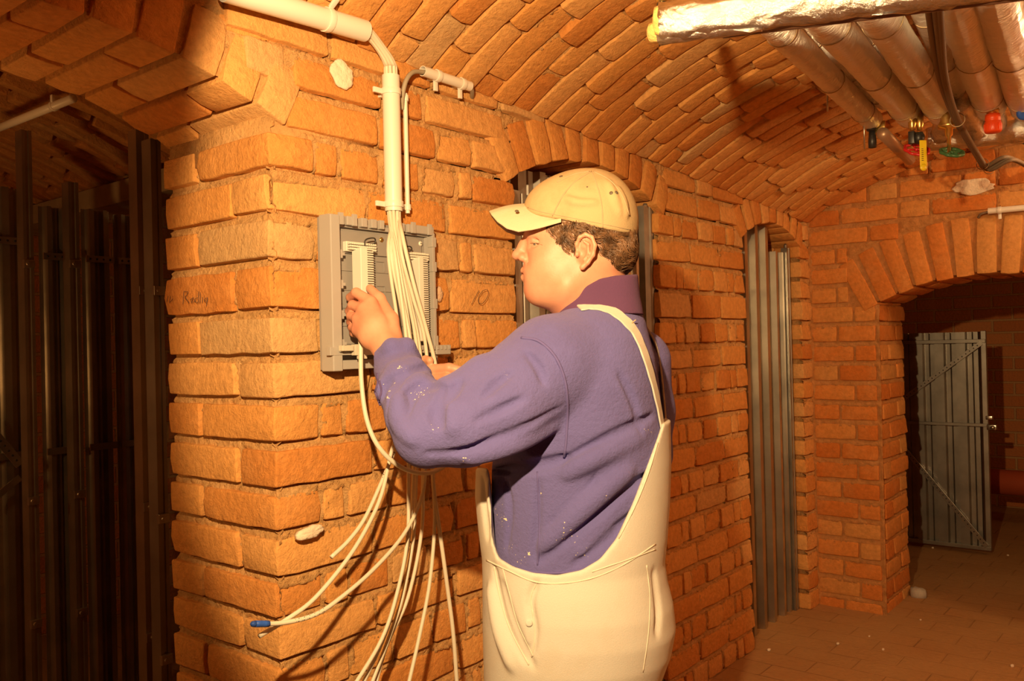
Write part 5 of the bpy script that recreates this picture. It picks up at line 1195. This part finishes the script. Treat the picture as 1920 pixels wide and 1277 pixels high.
seam(S_, [(978, 634), (1010, 640), (1040, 668), (1058, 710), (1064, 760), (1062, 820), (1058, 858)], 0.0028, 'armhole_seam', SEAMP, sweater)
seam(S_, [(1008, 885), (1010, 940), (1012, 1000), (1008, 1060)], 0.0018, 'side_seam', SEAMP, sweater)
seam(S_, [(930, 1052), (960, 1064), (1000, 1072), (1050, 1074), (1100, 1066)], 0.0022, 'hem_seam', SEAMP, sweater)
# torn cuff edge
m = MB()
for i, (a, b) in enumerate([((708, 700), (704, 735)), ((704, 735), (708, 762)), ((712, 715), (712, 750))]): m.tube(to_room(on_field(S_, spline([a, ((a[0]+b[0])/2+3, (a[1]+b[1])/2), b], 12), 0.001)), 0.0022, 6)
child(m, 'frayed_cuff_edge', simple('dark_purple_thread', (0.09, 0.06, 0.17), 0.95), sweater)
r_ = np.random.default_rng(11); m = MB()
for cx_, cy_, sx, sy, n_ in [(785, 737, 16, 10, 34), (802, 728, 5, 4, 1), (752, 690, 10, 6, 10), (812, 812, 10, 16, 12), (945, 705, 8, 10, 6), (940, 970, 10, 20, 16), (955, 1030, 14, 10, 8), (992, 1038, 4, 5, 1), (1070, 1010, 24, 16, 26), (1015, 925, 4, 4, 1), (1145, 935, 14, 6, 8), (1095, 1040, 12, 8, 8), (870, 862, 16, 5, 6), (1215, 810, 8, 4, 8), (985, 1050, 16, 6, 8), (728, 740, 6, 20, 8)]:
    for i in range(n_):
        big = n_ == 1; x, y = (cx_, cy_) if big else (cx_+r_.normal(0, sx*0.6), cy_+r_.normal(0, sy*0.6)); p = S_.hit(x, y); g = S_.grad(p); c = to_room([p+g*0.0002])[0]; gw = RIGHT*g[0]+UPV*g[1]+FWD*g[2]; u_, v_ = frame_for(gw)
        rad = 0.0055 if big else abs(r_.normal(0.0012, 0.0008))+0.0004; k = 10; an = np.linspace(0, 2*math.pi, k, endpoint=False); rr = rad*(1+r_.normal(0, 0.3, k))
        ring = c+(rr*np.cos(an))[:, None]*u_+(rr*np.sin(an)*r_.uniform(0.5, 1.3))[:, None]*v_; Vn = np.concatenate([ring-gw*0.001, c[None]+gw*0.0011])
        m.add(Vn, np.array([(j, (j+1) % k, k) for j in range(k)]))
o = child(m, 'paint_splashes', PAINT, sweater); o['kind'] = 'stuff'
# collar
Cf = Field([cp(1030, 0, 1.68)[0], 0.02, 1.64], [cp(1215, 0, 1.9)[0], 0.16, 1.92], 0.003)
Cf.loft([(595, 1040, 1203, 1.785, 0.112), (575, 1044, 1200, 1.785, 0.106), (560, 1050, 1197, 1.782, 0.100), (530, 1058, 1194, 1.778, 0.094), (500, 1062, 1192, 1.775, 0.088)], 0.0, 3.0)
Cf.cut([(1040, 577), (1052, 571), (1072, 556), (1098, 537), (1125, 522), (1155, 516), (1200, 514)])
Cf.loft([(597, 1056, 1188, 1.785, 0.092), (498, 1068, 1182, 1.775, 0.080)], 0.004, 3.0, sub=True)
Cf.blur(1); V, F = Cf.mesh(); child((V, F), 'collar', PLUM, sweater, label='dark plum stand-up collar')

# ---- overalls
O_ = Field([cp(885, 0, 1.8)[0], -0.76, 1.55], [cp(1285, 0, 1.85)[0], -0.10, 2.05], 0.0042)
OL = [(1330, 918, 1205, 1.80, 0.155), (1277, 915, 1222, 1.80, 0.165), (1255, 914, 1232, 1.80, 0.170), (1210, 913, 1248, 1.80, 0.180), (1165, 912, 1256, 1.80, 0.185), (1120, 912, 1251, 1.80, 0.185), (1080, 912, 1241, 1.80, 0.180), (1045, 911, 1236, 1.80, 0.174), (1000, 905, 1241, 1.80, 0.174), (930, 898, 1246, 1.80, 0.172), (860, 900, 1248, 1.80, 0.175), (780, 905, 1246, 1.80, 0.182)]
O_.loft(OL, 0.0, 2.2, grow=0.008)
for pts, r in [([(926, 1062), (934, 1110), (950, 1170), (985, 1243)], 0.005), ([(1006, 1092), (994, 1130), (1002, 1180), (998, 1225)], 0.004), ([(1226, 1070), (1233, 1130), (1232, 1190)], 0.004), ([(905, 900), (908, 960), (914, 1010)], 0.006), ([(940, 1090), (960, 1160), (1000, 1250)], 0.005)]: crease(O_, pts, r*0.62, 0.012)
for pts, r in [([(920, 1100), (935, 1180), (960, 1250)], 0.006)]: crease(O_, pts, r*0.7, 0.02, False)
O_.cut([(880, 876), (916, 878), (921, 900), (928, 1020), (936, 1046), (962, 1062), (1000, 1074), (1045, 1078), (1090, 1069), (1125, 1048), (1155, 1010), (1185, 945), (1210, 880), (1232, 820), (1243, 785), (1252, 770), (1300, 770)])
O_.blur(1); V, F = O_.mesh(); overalls = child((V, F), 'overalls', CREAM, label='cream white bib overalls')
# trouser legs to the boots, joined to the hips below the picture's edge
Lg = Field([cp(905, 0, 1.8)[0], -1.30, 1.55], [cp(1240, 0, 1.8)[0], -0.66, 2.05], 0.006)
def wpt(x, y, z): return to_cam((x, y, z))
hipc = to_room(C((1070, 1290, 1.72), (1070, 1290, 1.88)))
for h_ in hipc:
    k_ = [to_cam(h_), to_cam((h_[0]+0.0, h_[1], 0.38)), to_cam((h_[0]-0.01, h_[1]-0.01, 0.10))]
    Lg.chain(k_, [0.112, 0.088, 0.078], 0.02)
Lg.loft([(1345, 925, 1210, 1.80, 0.15), (1300, 918, 1212, 1.80, 0.158), (1255, 918, 1226, 1.80, 0.164)], 0.03, 2.2)
V, F = Lg.mesh(); V = np.asarray(V); child((V, F), 'trouser_leg', CREAM, overalls)
for h_ in hipc:
    fl = Field([-0.17, -0.08, -0.02], [0.14, 0.09, 0.16], 0.005)
    fl.chain([np.array([0.06, 0, 0.045]), np.array([-0.09, 0.0, 0.035])], [0.046, 0.038], 0.01); fl.chain([np.array([0.045, 0, 0.05]), np.array([0.045, 0, 0.13])], [0.045, 0.05], 0.01); fl.D = np.maximum(fl.D, -fl.ax[2][None, None, :]+0.0).astype(np.float32)
    X = fl.mesh(); X = (np.linalg.lstsq(np.array([RIGHT, UPV, FWD]).T, (X[0]-CAM).T, rcond=None)[0].T, X[1])
    Vb = X[0]; Rw = np.array([RIGHT[:2]/np.linalg.norm(RIGHT[:2]), [0, 0]]); rx = np.array([*(RIGHT[:2]/np.linalg.norm(RIGHT[:2])), 0]); ry = np.array([-rx[1], rx[0], 0])
    Pb = np.array([h_[0]-0.01, h_[1]-0.01, 0])+Vb[:, :1]*rx+Vb[:, 1:2]*ry+Vb[:, 2:3]*np.array([0, 0, 1.]); child((Pb, X[1]), 'boot', simple('brown_boot_leather', (0.10, 0.055, 0.03), 0.6))
# seams, pocket, button, waistband
ST = simple('cotton_seam', (0.70, 0.62, 0.50), 0.9)
seam(O_, [(913, 1050), (950, 1068), (1000, 1090), (1050, 1094), (1110, 1084), (1170, 1058), (1228, 1020)], 0.0016, 'waist_seam', ST, overalls)
seam(O_, [(1228, 1030), (1180, 1048), (1110, 1072)], 0.0014, 'waist_seam', ST, overalls)
seam(O_, [(927, 1062), (936, 1112), (955, 1175), (992, 1247)], 0.0016, 'pocket_edge', ST, overalls)
seam(O_, [(943, 1065), (955, 1110), (972, 1170), (1000, 1230)], 0.0011, 'pocket_stitching', ST, overalls)
seam(O_, [(1008, 1090), (996, 1118), (999, 1150), (1003, 1190), (998, 1232)], 0.0015, 'side_placket', ST, overalls)
seam(O_, [(1160, 1010), (1190, 950), (1214, 890), (1233, 830)], 0.0014, 'edge_stitching', ST, overalls, off=0.001)
seam(O_, [(1212, 1060), (1218, 1120), (1215, 1190), (1205, 1260)], 0.0012, 'back_seam', ST, overalls)
p = O_.hit(992, 1168); g = O_.grad(p); c = to_room([p])[0]; gw = RIGHT*g[0]+UPV*g[1]+FWD*g[2]; m = MB(); m.lathe(c, gw, [(0, 0.007), (0.0025, 0.007), (0.003, 0.004)], 16); child(m, 'side_button', CREAM, overalls)
def ribbon(f, pts, wd, th, name, off=0.002, n=10, parent=overalls, lift=None):
    P = spline(pts, n*len(pts)); Q = []; G = []
    for q in P: p = f.hit(q[0], q[1]); g = f.grad(p); Q.append(p+g*off); G.append(g)
    Q, G = np.array(Q), np.array(G)
    for _ in range(3): Q[1:-1] = (Q[:-2]+2*Q[1:-1]+Q[2:])/4; G[1:-1] = (G[:-2]+2*G[1:-1]+G[2:])/4
    T = np.gradient(Q, axis=0); V = []; n_ = len(Q)
    for i in range(n_):
        t = _n(T[i]); g = _n(G[i]-t*(G[i]@t)); s_ = np.cross(t, g); w_ = wd*(1+0.05*math.sin(i*0.7))
        for a, b in ((-0.5, 0), (-0.46, 1), (0.46, 1), (0.5, 0)): V.append(Q[i]+s_*w_*a+g*th*b)
    F = [(i*4+j, i*4+(j+1) % 4, i*4+4+(j+1) % 4, i*4+4+j) for i in range(n_-1) for j in range(4)]+[(3, 2, 1, 0), ((n_-1)*4, (n_-1)*4+1, (n_-1)*4+2, (n_-1)*4+3)]
    return child((to_room(V), np.array(F)), name, CREAM, parent, False)
ribbon(S_, [(1086, 580), (1110, 576), (1140, 581), (1166, 598), (1188, 622), (1205, 660), (1219, 705), (1231, 755), (1239, 800)], 0.024, 0.003, 'shoulder_strap')
Q_ = spline([cp(1205, 600, 1.86), cp(1226, 640, 1.87), cp(1237, 690, 1.87), cp(1243, 745, 1.87), cp(1247, 800, 1.86), cp(1248, 860, 1.85)], 40); m = MB()
for a_, b_2 in zip(Q_[:-1], Q_[1:]):
    a_, b_2 = to_room([a_])[0], to_room([b_2])[0]; t_ = _n(b_2-a_); g_ = _n(RIGHT-t_*(RIGHT@t_)); m.box((a_+b_2)/2, (0.030, np.linalg.norm(b_2-a_)*1.3, 0.0035), [np.cross(t_, g_), t_, g_])
child(m, 'shoulder_strap', CREAM, overalls)
p = to_room([S_.hit(1181, 608)])[0]; gv = S_.grad(S_.hit(1181, 608)); gw = RIGHT*gv[0]+UPV*gv[1]+FWD*gv[2]; m = MB(); u_, v_ = frame_for(gw); m.box(p+gw*0.0045, (0.020, 0.0022, 0.002), [_n(RIGHT*0.75+UPV*0.6), _n(np.cross(gw, RIGHT*0.75+UPV*0.6)), gw]); child(m, 'strap_seam', STITCH, overalls)

# ---- cap
Cp = Field([cp(965, 0, 1.65)[0], 0.185, 1.63], [cp(1210, 0, 1.9)[0], 0.365, 1.88], 0.003)
Cp.ell(cp(1090, 414, W0), (0.1065, 0.1045, 0.088), 0.0); Cp.ell(cp(1122, 418, W0), (0.075, 0.098, 0.086), 0.03); Cp.ell(cp(1040, 392, W0), (0.060, 0.050, 0.070), 0.03)
for pts, r in [([(1140, 340), (1152, 370), (1163, 400)], 0.0045), ([(1158, 352), (1168, 378), (1174, 405)], 0.004), ([(1060, 372), (1085, 380), (1118, 380)], 0.003)]: crease(Cp, pts, r, 0.010, False)
Cp.cut([(960, 390), (985, 398), (1010, 405), (1050, 412), (1100, 423), (1150, 433), (1200, 443)], above=False)
Cp.ell(cp(1090, 425, W0), (0.099, 0.103, 0.0815), 0.0, sub=True)
Cp.blur(1); V, F = Cp.mesh(); cap = child((V, F), 'cap', CAPM, label='worn beige baseball cap')
V = []; nS, nT = 41, 14
So = np.array([[0, 917, 395], [0.2, 921, 401], [0.4, 932, 414], [0.6, 950, 427], [0.75, 972, 433], [0.88, 1005, 428], [1, 1052, 414]])
Si = np.array([[0, 992, 381], [0.3, 996, 386], [0.6, 1010, 397], [0.8, 1028, 405], [1, 1052, 413]])
for layer in (0, 1):
    for i in range(nS):
        s_ = -1+2*i/(nS-1); a = abs(s_); w_ = W0+math.copysign(0.084*(a**0.85), s_)
        o_ = cp(np.interp(a, So[:, 0], So[:, 1]), np.interp(a, So[:, 0], So[:, 2]), w_); i_ = cp(np.interp(a, Si[:, 0], Si[:, 1]), np.interp(a, Si[:, 0], Si[:, 2]), W0+math.copysign(0.080*a, s_))
        if s_ > 0: o_[1] = -(np.interp(a, So[:, 0], So[:, 2])-CY)/FPX*W0; i_[1] = -(np.interp(a, Si[:, 0], Si[:, 2])-CY)/FPX*W0; o_[0] = (np.interp(a, So[:, 0], So[:, 1])-CX)/FPX*W0; i_[0] = (np.interp(a, Si[:, 0], Si[:, 1])-CX)/FPX*W0
        for j in range(nT): t = j/(nT-1); V.append(i_*(1-t)+o_*t+np.array([0, 0.004*math.sin(math.pi*t)-0.0042*layer*(1 if t < 0.98 else 0.6), 0]))
F = []; o1 = nS*nT
for i in range(nS-1):
    for j in range(nT-1): a = i*nT+j; F += [(a, a+nT, a+nT+1, a+1), (o1+a+1, o1+a+nT+1, o1+a+nT, o1+a)]
    a = i*nT; F += [(o1+a, o1+a+nT, a+nT, a)]; a += nT-1; F += [(a, a+nT, o1+a+nT, o1+a)]
child((to_room(V), np.array(F)), 'brim', BRIM, cap)
for pts in ([(1109, 322), (1080, 340), (1055, 368), (1036, 405)], [(1109, 322), (1120, 350), (1128, 385), (1130, 427)], [(1113, 322), (1145, 340), (1168, 370), (1180, 405)], [(1105, 322), (1075, 328), (1045, 342)]): seam(Cp, pts, 0.0012, 'panel_seam', STITCH, cap)
seam(Cp, [(990, 389), (1015, 397), (1050, 404), (1100, 414), (1150, 424), (1182, 431)], 0.0008, 'band_stitching', STITCH, cap)
m = MB(); c = to_room([cp(1109, 322, W0)])[0]; m.lathe(c-UPV*0.002, UPV, [(0, 0.0075), (0.003, 0.0075), (0.006, 0.005), (0.007, 0.002)], 14); child(m, 'top_button', CAPM, cap)
for x, y in ((1052, 331), (1101, 351), (1146, 362), (1156, 361)):
    p = Cp.hit(x, y); g = Cp.grad(p); c = to_room([p])[0]; gw = RIGHT*g[0]+UPV*g[1]+FWD*g[2]; m = MB(); m.lathe(c-gw*0.0005, gw, [(0, 0.0042), (0.0012, 0.0038), (0.0018, 0.001)], 10); child(m, 'eyelet', simple('dark_eyelet', (0.12, 0.09, 0.06), 0.6) if 'dark_eyelet' not in bpy.data.materials else bpy.data.materials['dark_eyelet'], cap)

c = (V_b := to_room([cp(969, 397, W0-0.05)]))[0]; m = MB(); m.lathe(c+UPV*0.001, UPV*0.8-FWD*0.6, [(0, 0.0042), (0.0012, 0.0038), (0.0018, 0.001)], 10); child(m, 'eyelet', bpy.data.materials['dark_eyelet'], cap)
# ---- hair
Hf = Field([cp(1010, 0, 1.65)[0], 0.08, 1.64], [cp(1215, 0, 1.9)[0], 0.27, 1.87], 0.003)
Hf.ell(cp(1096, 430, W0), (0.100, 0.100, 0.082), 0.0); Hf.ell(cp(1152, 470, W0), (0.040, 0.045, 0.066), 0.02)
poly = np.array([(1022, 405), (1030, 428), (1036, 446), (1046, 463), (1058, 465), (1068, 462), (1076, 470), (1079, 462), (1080, 448), (1088, 437), (1102, 434), (1114, 441), (1121, 460), (1118, 482), (1112, 498), (1128, 508), (1150, 517), (1172, 519), (1188, 508), (1200, 480), (1200, 405)], float)
def inside(x, y):
    c = np.zeros(np.shape(x), bool); n = len(poly)
    for i in range(n):
        x1, y1 = poly[i]; x2, y2 = poly[i-1]
        c = c ^ (((y1 > y) != (y2 > y)) & (x < (x2-x1)*(y-y1)/(y2-y1+1e-9)+x1))
    return c
X, Y, Z = Hf.ax[0][:, None, None], Hf.ax[1][None, :, None], Hf.ax[2][None, None, :]
ins = inside(X/W0*FPX+CX, -Y/W0*FPX+CY+0*Z); Hf.D = np.where(np.broadcast_to(ins, Hf.D.shape), Hf.D+0.002, 0.01).astype(np.float32); Hf.blur(1)
V, F = Hf.mesh(); hair = child((V, F), 'hair', HAIR, label='short wavy brown hair')
m = MB(); r_ = np.random.default_rng(5); cnt = 0
Hs = Field(Hf.lo, Hf.lo+(Hf.n-1)*Hf.h, 0.003); Hs.ell(cp(1096, 430, W0), (0.101, 0.100, 0.084), 0.0); Hs.ell(cp(1152, 470, W0), (0.040, 0.045, 0.067), 0.02)
while cnt < 2600:
    x, y = r_.uniform(1022, 1198), r_.uniform(408, 517)
    if not inside(np.array(x), np.array(y)): continue
    far = r_.random() < 0.25; p = Hs.hit(x, y, far); g = Hs.grad(p); cl = math.sin(x*0.13)+math.sin(y*0.19+x*0.05); L_ = r_.uniform(0.014, 0.030)
    d = np.array([0.75+0.2*cl, -0.55+0.25*math.sin(x*0.09+y*0.11), 0]); 
    if x < 1075: d = np.array([0.25+0.2*cl, -0.9, 0])
    d = _n(d-g*(d@g)); s_ = np.cross(d, g); ph = r_.random()*6; P = []
    for t in np.linspace(0, 1, 6): P.append(p+d*L_*t+g*(0.001+0.0055*math.sin(t*2.8))+s_*0.0035*math.sin(x*0.15+y*0.1+t*5.5))
    m.tube(to_room(P), [0.0005, 0.0007, 0.0007, 0.0006, 0.0004, 0.0001], 4, False); cnt += 1
child(m, 'hair_strands', HAIR, hair)['kind'] = 'stuff'
